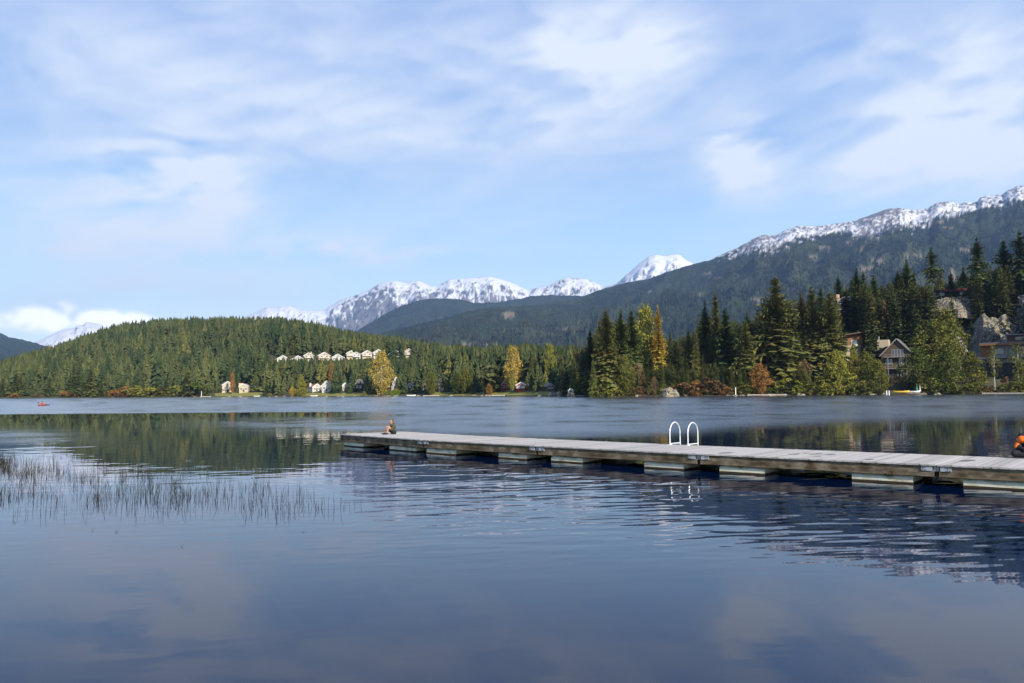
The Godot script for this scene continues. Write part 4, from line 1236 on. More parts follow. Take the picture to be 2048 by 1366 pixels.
# ------------------------------------------------------------------ rocks, lawns, shore furniture
func crag(called: String, label: String, px: float, py0: float, py1: float, d0: float, d1: float, wpx: float, sd: int, mat: Material, cat := "rock", amp := 1.0) -> void:
	# a rock face leaning back from (py1, d0) up to (py0, d1)
	var lo := at(px, py1, d0)
	var hi := at(px, py0, d1)
	var w := wpx * (d0 + d1) * 0.5 / F
	var n := noise(1.0 / 7.0, sd, 5)
	n.fractal_type = FastNoiseLite.FRACTAL_RIDGED
	var b := noise(1.0 / 16.0, sd + 1, 3)
	var mb := MB.new()
	var nc := 60
	var nr := 44
	for c in nc:
		var u := float(c) / (nc - 1)
		for r in nr:
			var t := float(r) / (nr - 1)
			var p := lo.lerp(hi, t) - lo
			var side := (u - 0.5) * w
			var edge := 1.0 - pow(absf(u - 0.5) * 2.0, 3.0)
			var back := pow(absf(u - 0.5) * 2.0, 2.0) * w * 0.28 + (1.0 - minf(1.0, t * 6.0)) * 0.0
			var q := Vector3(side, p.y * (lerpf(0.62, 1.0, edge) + 0.16 * b.get_noise_2d(side * 1.6, 90.0)), p.z * 1.0 - back)
			q.x += p.x
			q.y += sin(t * PI * 3.0 + u * 5.0) * 0.6
			var step := floorf(t * 5.0 + b.get_noise_2d(side * 1.5, t * 9.0) * 2.0) / 5.0
			q.z += (n.get_noise_3d(side, q.y * 1.4, q.z) * 2.2 + b.get_noise_3d(side, q.y, q.z) * 3.4) * amp - (step - t) * 5.0 * amp
			q.y += n.get_noise_3d(side * 1.3, 40.0, q.z) * 1.3 * amp * (1.0 if t > 0.5 else 0.4)
			if r == nr - 1: q += Vector3(0, -4.0, -6.0)
			if r == 0: q += Vector3(0, -4.0, 0.5)
			if c == 0 or c == nc - 1: q += Vector3(0, -1.5, -5.0)
			mb.v.push_back(q)
	for c in nc - 1:
		for r in nr - 1:
			var a := c * nr + r
			mb.i.append_array([a, a + 1, a + nr + 1, a, a + nr + 1, a + nr])
	var o := part(called, mb.mesh(), mat, self)
	o.position = lo
	tag(o, label, cat)

func boulder(mb: MB, at_: Vector3, r: Vector3, sd: int) -> void:
	var n := noise(0.9, sd, 3)
	var k := mb.v.size()
	var nu := 12
	var nv := 7
	for a in nu + 1:
		for e in nv + 1:
			var an := TAU * a / nu
			var el := PI * (float(e) / nv - 0.5)
			var dir := Vector3(cos(an) * cos(el), sin(el), sin(an) * cos(el))
			if a == nu: dir = Vector3(cos(el), sin(el), 0)
			mb.v.push_back(at_ + dir * r * (1.0 + 0.45 * n.get_noise_3d(dir.x * 1.4, dir.y * 1.4, dir.z * 1.4)))
			mb.c.push_back(Color.WHITE)
	for a in nu:
		for e in nv:
			var q := k + a * (nv + 1) + e
			mb.i.append_array([q, q + 1, q + nv + 2, q, q + nv + 2, q + nv + 1])

func make_shore_things() -> void:
	rng.seed = 1200
	crag("rock_cliff", "pale weathered cliff behind the flat roofed house", 1994, 628, 738, 370, 394, 104, 61, M.rock, "rock", 1.3)
	crag("rock_cliff", "pale rock band below the red fascia house on the crest", 1918, 594, 622, 408, 422, 96, 63, M.rock, "rock", 0.9)
	crag("rock_cliff", "small grey cliff above the flat roofed house's upper block", 2044, 600, 650, 404, 420, 54, 65, M.rock, "rock", 1.0)
	crag("rock_cliff", "sunlit rock slope behind the white stair left of the pale cliff", 1912, 668, 730, 362, 380, 50, 67, M.rock, "rock", 0.9)
	crag("rock_patch", "bare tan rock patch on the wooded hill", 296, 722, 738, 840, 870, 32, 69, M.rock, "rock", 0.7)
	crag("rock_patch", "small bare rock low on the wooded hill", 257, 752, 763, 700, 715, 9, 70, M.rock, "rock", 0.5)
	for e in [[1340, 784, 306, Vector3(3.4, 2.6, 2.4), "pale sloping shore rock between bare twigs and red shrubs"], [1142, 790, 330, Vector3(1.8, 1.2, 1.3), "grey boulder on the beach beside the small hut"], [1105, 790, 358, Vector3(2.3, 1.5, 1.8), "large grey boulder on the beach right of the dark cabin"], [1118, 788, 352, Vector3(1.3, 1.6, 1.1), "upright grey boulder between two lower beach rocks"]]:
		var mb := MB.new()
		boulder(mb, Vector3.ZERO, e[3], int(e[0]))
		var o := part("boulder", mb.mesh(), M.rock, self)
		var p := at(e[0], e[1], e[2])
		o.position = Vector3(p.x, 0.5, p.z)
		tag(o, e[4], "rock")
	# low stones at the waterline
	for k in 48:
		var px := rng.randf_range(380, 1160) if k < 30 else rng.randf_range(1270, 2060)
		var where := "on the shore"
		for a in AREAS:
			if px >= a[0] and px < a[1]: where = a[2]
		var grand := rng.randf()
		var d := bent(LAND, px, 1) - rng.randf_range(-2.0, 4.0)
		var mb := MB.new()
		boulder(mb, Vector3.ZERO, Vector3(lerpf(0.5, 2.0, grand), lerpf(0.3, 0.7, grand), rng.randf_range(0.5, 1.2)), 200 + k)
		var o := part("shore_stone", mb.mesh(), M.rock, self)
		o.position = Vector3((px - 1024.0) / F * d, 0.12, -d)
		tag(o, "%s grey stone at the waterline, %s" % ["small" if grand < 0.3 else "long flat" if grand > 0.7 else "low", where], "stone", "stones along the far waterline" if k < 30 else "stones along the right waterline")
	# lawns laid on the bank
	for e in [[430, 525, 3.0, 20.0, "yellow lawn before the lakeside villas"], [600, 735, 2.0, 16.0, "grassy strip before the cottages"], [860, 1100, 2.0, 15.0, "grassy strip between cream gabled house and dark cabin"], [1985, 2090, 3.0, 9.0, "green grassy bank below the flat roofed house"]]:
		var mb := MB.new()
		var nc := 40
		var nr := 8
		for c in nc:
			var px: float = lerpf(e[0], e[1], float(c) / (nc - 1))
			for r in nr:
				var d: float = bent(LAND, px, 1) + lerpf(e[2], e[3], float(r) / (nr - 1))
				var x := (px - 1024.0) / F * d
				mb.v.push_back(Vector3(x, ground(x, -d) + 0.08 + (0.5 if e[0] == 1985 else 0.0), -d))
		grid_faces(mb, nc, nr)
		setting("lawn", mb.mesh(), M.lawn, e[4])
	# hedge
	var hp := at(790, 785, 497.0)
	hp.y = ground(hp.x, hp.z)
	var hb := MB.new()
	for k in 2600:
		var q := Vector3(rng.randf_range(-5.0, 5.0), rng.randf_range(0, 3.0), rng.randf_range(-1.0, 1.0))
		if rng.randf() < 0.6: q.z = 1.0 * rng.randf_range(0.85, 1.1)
		var u := Vector3(rng.randfn(), rng.randfn(), rng.randfn()).normalized() * 0.24
		var w := u.cross(Vector3(rng.randfn(), rng.randfn(), rng.randfn()).normalized())
		var g := rng.randf_range(0.75, 1.25)
		hb.col = Color(g, g, g)
		hb.quad(q - u, q + w, q + u, q - w)
	var ho := part("hedge", hb.mesh(), M.hedge, self)
	ho.position = hp
	ho.rotation.y = face(hp)
	tag(ho, "clipped bright green hedge right of the yellow poplar", "hedge")
	# boats and jetties on the far shores
	boat("rowing_boat", "orange boat pulled up beneath the yellow poplar", 753, 520, 6.6, M.orange_hull, 0.0)
	boat("rowing_boat", "white boat on the beach before the white cottages", 628, 540, 4.5, M.white_hull, 0.0)
	boat("rowing_boat", "small white boat on the shore below the peach villa", 514, 575, 4.0, M.white_hull, 10.0)
	boat("canoe", "yellow canoe lying on the dock below the chalet", 1800, 311, 5.6, M.yellow_hull, 4.0, 0.75)
	boat("canoe", "white canoe lying on the dock right of the yellow one", 1822, 310.5, 5.4, M.white_hull, -5.0, 0.75)
	boat("rowing_boat", "white boat on the middle beach before the dark cottages", 822, 466, 5.0, M.white_hull, 0.0)
	for e in [[1806, 312, 15.0, "wooden canoe dock below the chalet"], [1532, 306, 14.0, "tan wooden landing below the orange maple"], [996, 424, 6.6, "pale jetty before the red cabin"], [1159, 336, 5.2, "pale jetty at the foot of the lone yellow green fir"], [412, 588, 7.0, "small wooden jetty left of the yellow lawn"], [862, 462, 9.0, "low jetty before the brown roofed cottage"], [2030, 304, 22.0, "long low landing at the right edge of the shore"]]:
		var x: float = (e[0] - 1024.0) / F * e[1]
		var o := thing("jetty", e[3], "jetty", Vector3(x, 0, -e[1]), face(Vector3(x, 0, -e[1])))
		var n := int(e[2] / 0.9)
		for k in n: add_box("plank", o, Vector3((k + 0.5) / n * e[2] - e[2] / 2, 0.55, 0), Vector3(e[2] / n - 0.04, 0.12, 2.2), M.jetty if k % 2 else M.pale_post)
		add_box("beam", o, Vector3(0, 0.36, 1.04), Vector3(e[2], 0.24, 0.12), M.pale_post if e[0] != 1806 else M.brown_wall)
		for sx in [-0.46, 0.46]: add_box("post", o, Vector3(sx * e[2], 0.1, 0.9), Vector3(0.22, 1.4, 0.22), M.pale_post)
	for e in [[1471, 775, 792, 309, "white mooring post on the right shore left of the landing"], [1773, 781, 790, 306, "pale post at the left end of the canoe dock"], [1778, 781, 790, 306, "second pale post at the left end of the canoe dock"], [403, 782, 795, 588, "thin white pole at the small wooden jetty"], [784, 771, 786, 500, "white flagpole beside the hedge"]]:
		var a := at(e[0], e[1], e[3])
		var mb := MB.new()
		mb.tube([Vector3(0, -1.4, 0), Vector3(0, a.y, 0)], [0.2, 0.16], 8)
		var o := part("post", mb.mesh(), M.white_trim, self)
		o.position = Vector3(a.x, 0, a.z)
		tag(o, e[4], "post")
	# folded green parasols on the canoe dock
	for k in 2:
		var p := at([1834, 1840][k], 785, 311.0)
		var o := thing("parasol", ["folded green parasol on the canoe dock", "second folded parasol, at the right end of the canoe dock"][k], "parasol", Vector3(p.x, 0.6, p.z))
		var mb := MB.new()
		mb.tube([Vector3.ZERO, Vector3(0, 3.4, 0)], [0.06, 0.05], 6)
		part("pole", mb.mesh(), M.pale_post, o)
		var cl := MB.new()
		cl.tube([Vector3(0, 0.7, 0), Vector3(0, 1.3, 0), Vector3(0, 3.1, 0)], [0.42, 0.36, 0.06], 9)
		part("canopy", cl.mesh(), M.green_cloth if k == 0 else M.pale_post, o)
	# white stair on the slope
	var lo := at(1933, 702, 360.0)
	var hi := at(1916, 675, 366.0)
	var so := thing("outdoor_stair", "white wooden stair climbing the slope left of the pale cliff", "stair", lo)
	var rel := hi - lo
	for k in 9: add_box("step", so, rel * (k / 8.0), Vector3(1.6, 0.12, 0.5), M.white_trim)
	for z in [-0.6, 0.6]:
		var mb := MB.new()
		mb.tube([Vector3(0, 0.9, z), rel + Vector3(0, 0.9, z)], [0.12, 0.12], 5)
		for k in 5: mb.tube([rel * (k / 4.0) + Vector3(0, -0.3, z), rel * (k / 4.0) + Vector3(0, 0.9, z)], [0.08, 0.08], 5)
		part("railing", mb.mesh(), M.white_trim, so)
	# the hut on the beach
	var bp := at(1141, 793, 334.0)
	var hut := gable_house("beach_hut", "tiny white hut on the beach left of the pale jetty", Vector3(bp.x, 0.5, bp.z), face(bp, 10), 1.8, 1.8, 2.0, 0.8, [M.white_wall, M.red_roof, M.white_trim], "", 0.2)
	add_box("door", hut, Vector3(0, 0.9, 0.93), Vector3(0.8, 1.8, 0.05), M.brown_wall)

func hull(l: float, beam: float, depth: float, tip: float) -> ArrayMesh:
	var mb := MB.new()
	var n := 16
	var rings := []
	for k in n + 1:
		var t := float(k) / n * 2.0 - 1.0
		var w := beam * 0.5 * pow(maxf(0.0, 1.0 - pow(absf(t), 2.4)), 0.7) + 0.02
		var sheer := depth + tip * pow(absf(t), 3.0)
		var keel := depth * 0.35 * pow(absf(t), 4.0)
		var ring := []
		for s in 9:
			var a := PI * s / 8.0
			ring.append(Vector3(t * l * 0.5, lerpf(sheer, keel, pow(sin(a), 0.7)), cos(a) * w))
		rings.append(ring)
	for k in n:
		for s in 8: mb.quad(rings[k][s], rings[k + 1][s], rings[k + 1][s + 1], rings[k][s + 1])
	return mb.mesh()

func boat(called: String, label: String, px: float, d: float, l: float, mat: Material, turn: float, y := -1.0) -> void:
	var x := (px - 1024.0) / F * d
	var g := y if y >= 0.0 else maxf(ground(x, -d), 0.15)
	var o := thing(called, label, "boat", Vector3(x, g, -d), face(Vector3(x, 0, -d), turn))
	part("hull", hull(l, l * 0.24, l * 0.13, l * 0.05), mat, o)
	add_box("seat", o, Vector3(l * 0.12, l * 0.085, 0), Vector3(0.3, 0.06, l * 0.19), M.jetty)
	add_box("seat", o, Vector3(-l * 0.18, l * 0.085, 0), Vector3(0.3, 0.06, l * 0.18), M.jetty)

# ------------------------------------------------------------------ bodies from tapered capsules
func body_mesh(bones: Array, cell: float, blend := 0.035) -> ArrayMesh:
	# bones: [a, b, radius a, radius b]
	var lo := Vector3.ONE * 1e9
	var hi := -lo
	for b in bones:
		for k in 2:
			lo = lo.min(b[k] - Vector3.ONE * (b[2 + k] + cell * 2))
			hi = hi.max(b[k] + Vector3.ONE * (b[2 + k] + cell * 2))
	var nx := int((hi.x - lo.x) / cell) + 2
	var ny := int((hi.y - lo.y) / cell) + 2
	var nz := int((hi.z - lo.z) / cell) + 2
	var f := PackedFloat32Array()
	f.resize(nx * ny * nz)
	f.fill(1.0)
	for b in bones:
		var a: Vector3 = b[0]
		var ab: Vector3 = b[1] - a
		var il := 1.0 / maxf(ab.length_squared(), 1e-9)
		var ra: float = b[2]
		var rb: float = b[3]
		var mg := Vector3.ONE * (maxf(ra, rb) + blend + cell * 1.5)
		var c0 := ((a.min(b[1]) - mg - lo) / cell).max(Vector3.ZERO)
		var c1 := (a.max(b[1]) + mg - lo) / cell
		for x in range(int(c0.x), mini(int(c1.x) + 1, nx)):
			for y in range(int(c0.y), mini(int(c1.y) + 1, ny)):
				for z in range(int(c0.z), mini(int(c1.z) + 1, nz)):
					var p := lo + Vector3(x, y, z) * cell
					var t := clampf((p - a).dot(ab) * il, 0, 1)
					var d := p.distance_to(a + ab * t) - lerpf(ra, rb, t)
					var k := (x * ny + y) * nz + z
					var h := clampf(0.5 + 0.5 * (f[k] - d) / blend, 0, 1)
					f[k] = lerpf(f[k], d, h) - blend * h * (1.0 - h)
	var mb := MB.new()
	var id := {}
	for x in nx - 1:
		for y in ny - 1:
			for z in nz - 1:
				var k := (x * ny + y) * nz + z
				if absf(f[k]) > cell * 3.0: continue
				var s := Vector3.ZERO
				var n := 0
				var vals := []
				for c in 8: vals.append(f[k + (c & 1) * ny * nz + ((c >> 1) & 1) * nz + (c >> 2)])
				for e in [[0, 1], [2, 3], [4, 5], [6, 7], [0, 2], [1, 3], [4, 6], [5, 7], [0, 4], [1, 5], [2, 6], [3, 7]]:
					var va: float = vals[e[0]]
					var vb: float = vals[e[1]]
					if (va < 0.0) != (vb < 0.0):
						var t := va / (va - vb)
						var pa := Vector3(e[0] & 1, (e[0] >> 1) & 1, e[0] >> 2)
						var pb := Vector3(e[1] & 1, (e[1] >> 1) & 1, e[1] >> 2)
						s += pa.lerp(pb, t)
						n += 1
				if n == 0: continue
				id[k] = mb.v.size()
				mb.v.push_back(lo + (Vector3(x, y, z) + s / n) * cell)
				mb.n.push_back(Vector3(vals[1] - vals[0] + vals[7] - vals[6], vals[2] - vals[0] + vals[7] - vals[5], vals[4] - vals[0] + vals[7] - vals[3]).normalized())
	var sx := ny * nz
	var sy := nz
	for k in id:
		var z: int = k % nz
		var y: int = (k / nz) % ny
		var x: int = k / sx
		var inside := f[k] < 0.0
		if y > 0 and z > 0 and (f[k + sx] < 0.0) != inside: net_quad(mb, id, k, k - sy, k - sy - 1, k - 1, inside)
		if x > 0 and z > 0 and (f[k + sy] < 0.0) != inside: net_quad(mb, id, k, k - 1, k - sx - 1, k - sx, inside)
		if x > 0 and y > 0 and (f[k + 1] < 0.0) != inside: net_quad(mb, id, k, k - sx, k - sx - sy, k - sy, inside)
	return mb.mesh()

func net_quad(mb: MB, id: Dictionary, a: int, b: int, c: int, d: int, flip: bool) -> void:
	if not (id.has(a) and id.has(b) and id.has(c) and id.has(d)): return
	if flip: mb.i.append_array([id[a], id[c], id[b], id[a], id[d], id[c]])
	else: mb.i.append_array([id[a], id[b], id[c], id[a], id[c], id[d]])

func V(x: float, y: float, z: float) -> Vector3:
	return Vector3(x, y, z)

func make_people(seat: Vector3) -> void:
	# someone sitting cross-legged on the far edge of the dock, facing the camera (+z)
	var o := thing("person", "person sitting at the dock's far edge in orange and black jacket, cut by the frame", "person", seat, face(seat, 8))
	var skin := [[V(0, 0.56, 0.0), V(0, 0.66, 0.015), 0.052, 0.05], [V(0, 0.75, 0.02), V(0, 0.79, 0.025), 0.083, 0.088], [V(0, 0.68, 0.06), V(0, 0.73, 0.06), 0.05, 0.062], [V(0, 0.745, 0.105), V(0, 0.72, 0.122), 0.012, 0.015],
		[V(0, 0.12, 0), V(0, 0.5, 0), 0.10, 0.10]]
	for s in [-1.0, 1.0]:
		skin.append([V(s * 0.085, 0.745, 0.02), V(s * 0.088, 0.725, 0.015), 0.016, 0.014])
		skin.append([V(s * 0.19, 0.46, 0.02), V(s * 0.265, 0.24, 0.06), 0.045, 0.04])
		skin.append([V(s * 0.265, 0.24, 0.06), V(s * 0.14, 0.20, 0.24), 0.038, 0.028])
		skin.append([V(s * 0.14, 0.20, 0.24), V(s * 0.085, 0.185, 0.285), 0.03, 0.034])
		for k in 4: skin.append([V(s * 0.08, 0.20 - k * 0.017, 0.29), V(s * 0.035, 0.195 - k * 0.02, 0.325), 0.0095, 0.008])
		skin.append([V(s * 0.10, 0.215, 0.285), V(s * 0.07, 0.235, 0.31), 0.011, 0.009])
	part("body", body_mesh(skin, 0.012, 0.02), M.skin, o)
	var coat := [[V(0, 0.10, -0.02), V(0, 0.30, -0.01), 0.165, 0.16], [V(-0.09, 0.42, 0.0), V(0.09, 0.42, 0.0), 0.135, 0.135], [V(0, 0.55, -0.005), V(0, 0.58, 0), 0.075, 0.07]]
	for s in [-1.0, 1.0]:
		coat.append([V(s * 0.16, 0.50, -0.01), V(s * 0.27, 0.25, 0.055), 0.082, 0.062])
		coat.append([V(s * 0.27, 0.25, 0.06), V(s * 0.15, 0.20, 0.225), 0.06, 0.045])
	part("jacket", body_mesh(coat, 0.016, 0.05), M.black_cloth, o)
	var yoke := [[V(-0.17, 0.43, 0.075), V(0.17, 0.43, 0.075), 0.085, 0.085]]
	for s in [-1.0, 1.0]: yoke.append([V(s * 0.19, 0.445, 0.06), V(s * 0.225, 0.415, 0.055), 0.062, 0.055])
	part("yoke", body_mesh(yoke, 0.016, 0.04), M.orange_cloth, o, "orange shoulder yoke of the jacket")
	for s in [-1.0, 1.0]: part("sleeve_stripe", body_mesh([[V(s * 0.262, 0.315, 0.062), V(s * 0.287, 0.255, 0.082), 0.058, 0.055]], 0.014), M.orange_cloth, o, "orange stripe on the sleeve")
	var legs := [[V(-0.1, 0.10, 0.0), V(0.1, 0.10, 0.0), 0.11, 0.11]]
	for s in [-1.0, 1.0]:
		legs.append([V(s * 0.11, 0.10, 0.05), V(s * 0.36, 0.12, 0.27), 0.085, 0.065])
		legs.append([V(s * 0.36, 0.10, 0.28), V(-s * 0.02, 0.065, 0.36), 0.06, 0.045])
	part("trousers", body_mesh(legs, 0.018, 0.04), M.black_cloth, o)
	part("hair", body_mesh([[V(0, 0.81, -0.005), V(0, 0.80, 0.03), 0.085, 0.07], [V(0, 0.76, -0.03), V(0, 0.70, -0.04), 0.075, 0.055]], 0.014), M.dark_hair, o)
	# kayak far out on the left
	var kp := level(85, 811.5, 0.0)
	var ko := thing("kayak", "small red kayak far out on the lake at the left", "kayak", Vector3(kp.x, -0.06, kp.z), face(kp, 58))
	part("hull", hull(3.2, 0.6, 0.26, 0.08), M.red_hull, ko)
	var dk := MB.new()
	dk.box(V(1.1, 0.30, 0), V(1.0, 0.05, 0.42)); dk.box(V(-1.1, 0.30, 0), V(1.0, 0.05, 0.42))
	part("deck", dk.mesh(), M.red_hull, ko)
	var kpn := thing("person", "person paddling the small red kayak in a red vest", "person", Vector3(kp.x, 0.08, kp.z), face(kp, 148))
	part("body", body_mesh([[V(0, 0.1, 0), V(0, 0.5, 0), 0.14, 0.15], [V(0, 0.5, 0), V(0, 0.6, 0), 0.06, 0.055], [V(0, 0.70, 0.01), V(0, 0.75, 0.01), 0.09, 0.095], [V(-0.18, 0.46, 0), V(-0.30, 0.27, 0.12), 0.05, 0.045], [V(-0.30, 0.27, 0.12), V(-0.32, 0.34, 0.34), 0.042, 0.035], [V(0.18, 0.46, 0), V(0.30, 0.27, 0.12), 0.05, 0.045], [V(0.30, 0.27, 0.12), V(0.32, 0.30, 0.34), 0.042, 0.035], [V(-0.09, 0.1, 0.05), V(-0.1, 0.14, 0.7), 0.085, 0.06], [V(0.09, 0.1, 0.05), V(0.1, 0.14, 0.7), 0.085, 0.06]], 0.03), M.skin, kpn)
	part("vest", body_mesh([[V(0, 0.14, 0), V(0, 0.48, 0), 0.17, 0.185]], 0.03), M.red_hull, kpn)
	part("hair", body_mesh([[V(0, 0.77, -0.01), V(0, 0.75, -0.03), 0.10, 0.09]], 0.03), M.dark_hair, kpn)
	var pd := MB.new()
	pd.tube([V(-1.0, 0.12, 0.36), V(1.0, 0.50, 0.36)], [0.02, 0.02], 6)
	pd.box(V(-1.1, 0.10, 0.36), V(0.4, 0.17, 0.03), Basis(Vector3(0, 0, 1), 0.19)); pd.box(V(1.1, 0.52, 0.36), V(0.4, 0.17, 0.03), Basis(Vector3(0, 0, 1), 0.19))
	var po := part("paddle", pd.mesh(), M.black_cloth, self)
	po.transform = kpn.transform
	tag(po, "double bladed paddle held by the kayaker", "paddle")

# ------------------------------------------------------------------ the floating dock
const DECK := 0.465
const WIDE := 2.9
var dock: Node3D

func make_dock() -> void:
	rng.seed = 40
	dock = thing("floating_dock", "long grey plank dock floating on pale pontoons", "dock")
	# near top edge at the ends and hinges (px, py)
	var marks := [[679, 868.1], [845, 879.3], [1073, 891.1], [1396, 907.1], [1872, 928.7]]
	var pts := []
	for m in marks:
		var p := level(m[0], m[1], DECK)
		pts.append(Vector3(p.x, 0, p.z))
	pts.append(pts[4] + (pts[4] - pts[3]).normalized() * 5.6)
	pts.append(pts[5] + (pts[4] - pts[3]).normalized() * 5.6)
	var floats := [[689.4, 891.8, 727], [787.8, 899.3, 831], [863, 905.5, 911.6], [995, 916.3, 1053], [1097, 923.8, 1164.7], [1282.5, 936.2, 1366.8], [1431, 946.5, 1528.8], [1701, 961.8, 1825.6], [1923, 976.2, 2052]]
	for k in pts.size() - 1:
		var a: Vector3 = pts[k]
		var along: Vector3 = (pts[k + 1] - a)
		var l := along.length()
		along /= l
		var away := Vector3(-along.z, 0, along.x)
		if away.z > 0: away = -away
		var bs := Basis(along, Vector3.UP, -away)   # local x along, z towards the camera side
		var o := a
		var gap := 0.10
		# planks
		var n := int(round((l - 0.02) / 0.152))
		for j in n:
			var x := 0.01 + (j + 0.5) * (l - 0.02) / n
			var b := MB.new()
			b.bevel(Vector3.ZERO, Vector3(WIDE + rng.randf_range(-0.012, 0.012), 0.036, (l - 0.02) / n - 0.006), 0.004)
			var pl := part("plank", b.mesh(), M["deck_%d" % (rng.randi() % 4)], dock)
			pl.transform = Transform3D(bs * Basis(Vector3.UP, PI / 2) * Basis(Vector3.UP, rng.randf_range(-0.002, 0.002)), o + along * x + away * (WIDE / 2 - 0.02) + Vector3(0, DECK - 0.018 + rng.randf_range(-0.002, 0.002), 0))
		# side beams and stringers
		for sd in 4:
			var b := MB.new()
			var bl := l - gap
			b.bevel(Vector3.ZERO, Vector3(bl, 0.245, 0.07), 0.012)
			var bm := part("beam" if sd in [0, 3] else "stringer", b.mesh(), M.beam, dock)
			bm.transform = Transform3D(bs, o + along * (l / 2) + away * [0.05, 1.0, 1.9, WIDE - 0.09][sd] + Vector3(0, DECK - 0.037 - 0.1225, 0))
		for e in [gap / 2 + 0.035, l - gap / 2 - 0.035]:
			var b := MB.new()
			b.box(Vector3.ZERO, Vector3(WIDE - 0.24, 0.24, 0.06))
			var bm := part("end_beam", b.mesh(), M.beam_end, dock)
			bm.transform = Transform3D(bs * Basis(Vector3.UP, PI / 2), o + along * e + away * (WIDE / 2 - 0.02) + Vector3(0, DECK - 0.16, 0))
		# hinge plates on both sides of each joint
		for e in [[0.0, 1.0], [l, -1.0]]:
			if (k == 0 and e[1] > 0): continue
			var x: float = e[0] + e[1] * (gap / 2 + 0.14)
			var b := MB.new()
			b.box(Vector3.ZERO, Vector3(0.22, 0.10, 0.012))
			var hp := part("hinge_plate", b.mesh(), M.zinc, dock)
			hp.transform = Transform3D(bs, o + along * x + away * 0.007 + Vector3(0, DECK - 0.10, 0))
			for bx in [0.03, 0.085]:
				for by in [-0.03, 0.03]:
					var bb := MB.new()
					bb.tube([Vector3(0, 0, 0.003), Vector3(0, 0, 0.018)], [0.012, 0.011], 6)
					var bo := part("bolt", bb.mesh(), M.bolt, hp)
					bo.position = Vector3(e[1] * bx, by, 0.004)
			var lug := MB.new()
			lug.box(Vector3.ZERO, Vector3(0.06, 0.11, 0.035))
			var lo := part("hinge_lug", lug.mesh(), M.zinc, dock)
			lo.transform = Transform3D(bs, o + along * (e[0] + e[1] * 0.035) + away * 0.05 + Vector3(0, DECK - 0.10, 0))
		if k > 0:
			var pb := MB.new()
			pb.tube([Vector3(0, DECK - 0.30, 0), Vector3(0, DECK - 0.04, 0)], [0.018, 0.018], 9)
			var pn := part("hinge_pin", pb.mesh(), M.rust, dock)
			pn.position = o + away * 0.06
		# moss tufts hanging below the beam
		for j in 5:
			var mm := MB.new()
			var mx := rng.randf_range(0.4, l - 0.4)
			for q in 26:
				var c := Vector3(rng.randfn() * 0.07, rng.randfn() * 0.014, rng.randf_range(0, 0.02))
				mm.tri(c, c + Vector3(rng.randf_range(-0.02, 0.02), -rng.randf_range(0.02, 0.06), 0.01), c + Vector3(0.02, -0.005, 0.012))
			var mo := part("moss_tuft", mm.mesh(), M.moss, dock)
			mo.transform = Transform3D(bs, o + along * mx + away * 0.012 + Vector3(0, DECK - 0.27, 0))
	# pontoons, near row where the photograph shows them and a far row behind
	for f in floats:
		var pa := level(f[0], f[1], 0.0)
		var k := 0
		for j in 6:
			if pa.x > pts[j].x: k = j
		if k > 5: k = 5
		var a: Vector3 = pts[k]
		var along: Vector3 = (pts[k + 1] - a).normalized()
		var away := Vector3(-along.z, 0, along.x)
		if away.z > 0: away = -away
		var bs := Basis(along, Vector3.UP, -away)
		var s0 := (pa - a).dot(along)
		# the right end: where the sight column through f[2] meets the front line
		var rr := ray(f[2], f[1])
		var q := Vector2(rr.x, rr.z)
		var fo := a + away * 0.07
		var den := q.x * along.z - q.y * along.x
		var tt := (fo.x * along.z - fo.z * along.x) / den
		var s1 := (Vector3(q.x * tt, 0, q.y * tt) - a).dot(along)
		for row in 2:
			var b := MB.new()
			b.bevel(Vector3.ZERO, Vector3(s1 - s0, 0.62, 0.95), 0.05)
			var fl := part("pontoon", b.mesh(), M.float_skin, dock)
			var inset := 0.07 + 0.475 if row == 0 else WIDE - 0.12 - 0.475
			fl.transform = Transform3D(bs, a + along * (s0 + s1) / 2 + away * inset + Vector3(0, 0.175 - 0.31, 0))
			if row == 0:
				var sc := MB.new()
				sc.box(Vector3(0, 0.155 + 0.02, 0), Vector3(s1 - s0 + 0.006, 0.05, 0.956))
				var so := part("waterline_stain", sc.mesh(), M.float_scum, fl)
				so.position = Vector3(0, -0.025, 0)
	# wet marks left on the boards
	for e in [[1588, 908, 0.22], [1612, 906, 0.14], [1632, 907.5, 0.26], [1660, 909, 0.24], [1634, 913, 0.16], [1738, 919, 0.2], [1452, 905.5, 0.3], [1935, 921, 0.3]]:
		var p := level(e[0], e[1], DECK + 0.005)
		var b := MB.new()
		b.disc(Vector3.ZERO, e[2], e[2] * 0.35, 12)
		var w := part("wet_mark", b.mesh(), M.wet, dock)
		w.position = p
		w.rotation.y = 0.6
	# ladder at the far edge of the fourth stretch
	var a3: Vector3 = pts[2]
	var al: Vector3 = (pts[3] - a3).normalized()
	var aw := Vector3(-al.z, 0, al.x)
	if aw.z > 0: aw = -aw
	var rl := ray(1340, 888)
	var fo3 := a3 + aw * (WIDE - 0.16)
	var tl := (fo3.x * al.z - fo3.z * al.x) / (rl.x * al.z - rl.z * al.x)
	var foot := Vector3(rl.x * tl, DECK, rl.z * tl)
	var lad := thing("swim_ladder", "white tubular swim ladder with two hoops on the dock's far edge", "ladder", foot)
	lad.basis = Basis(al, Vector3.UP, -aw)
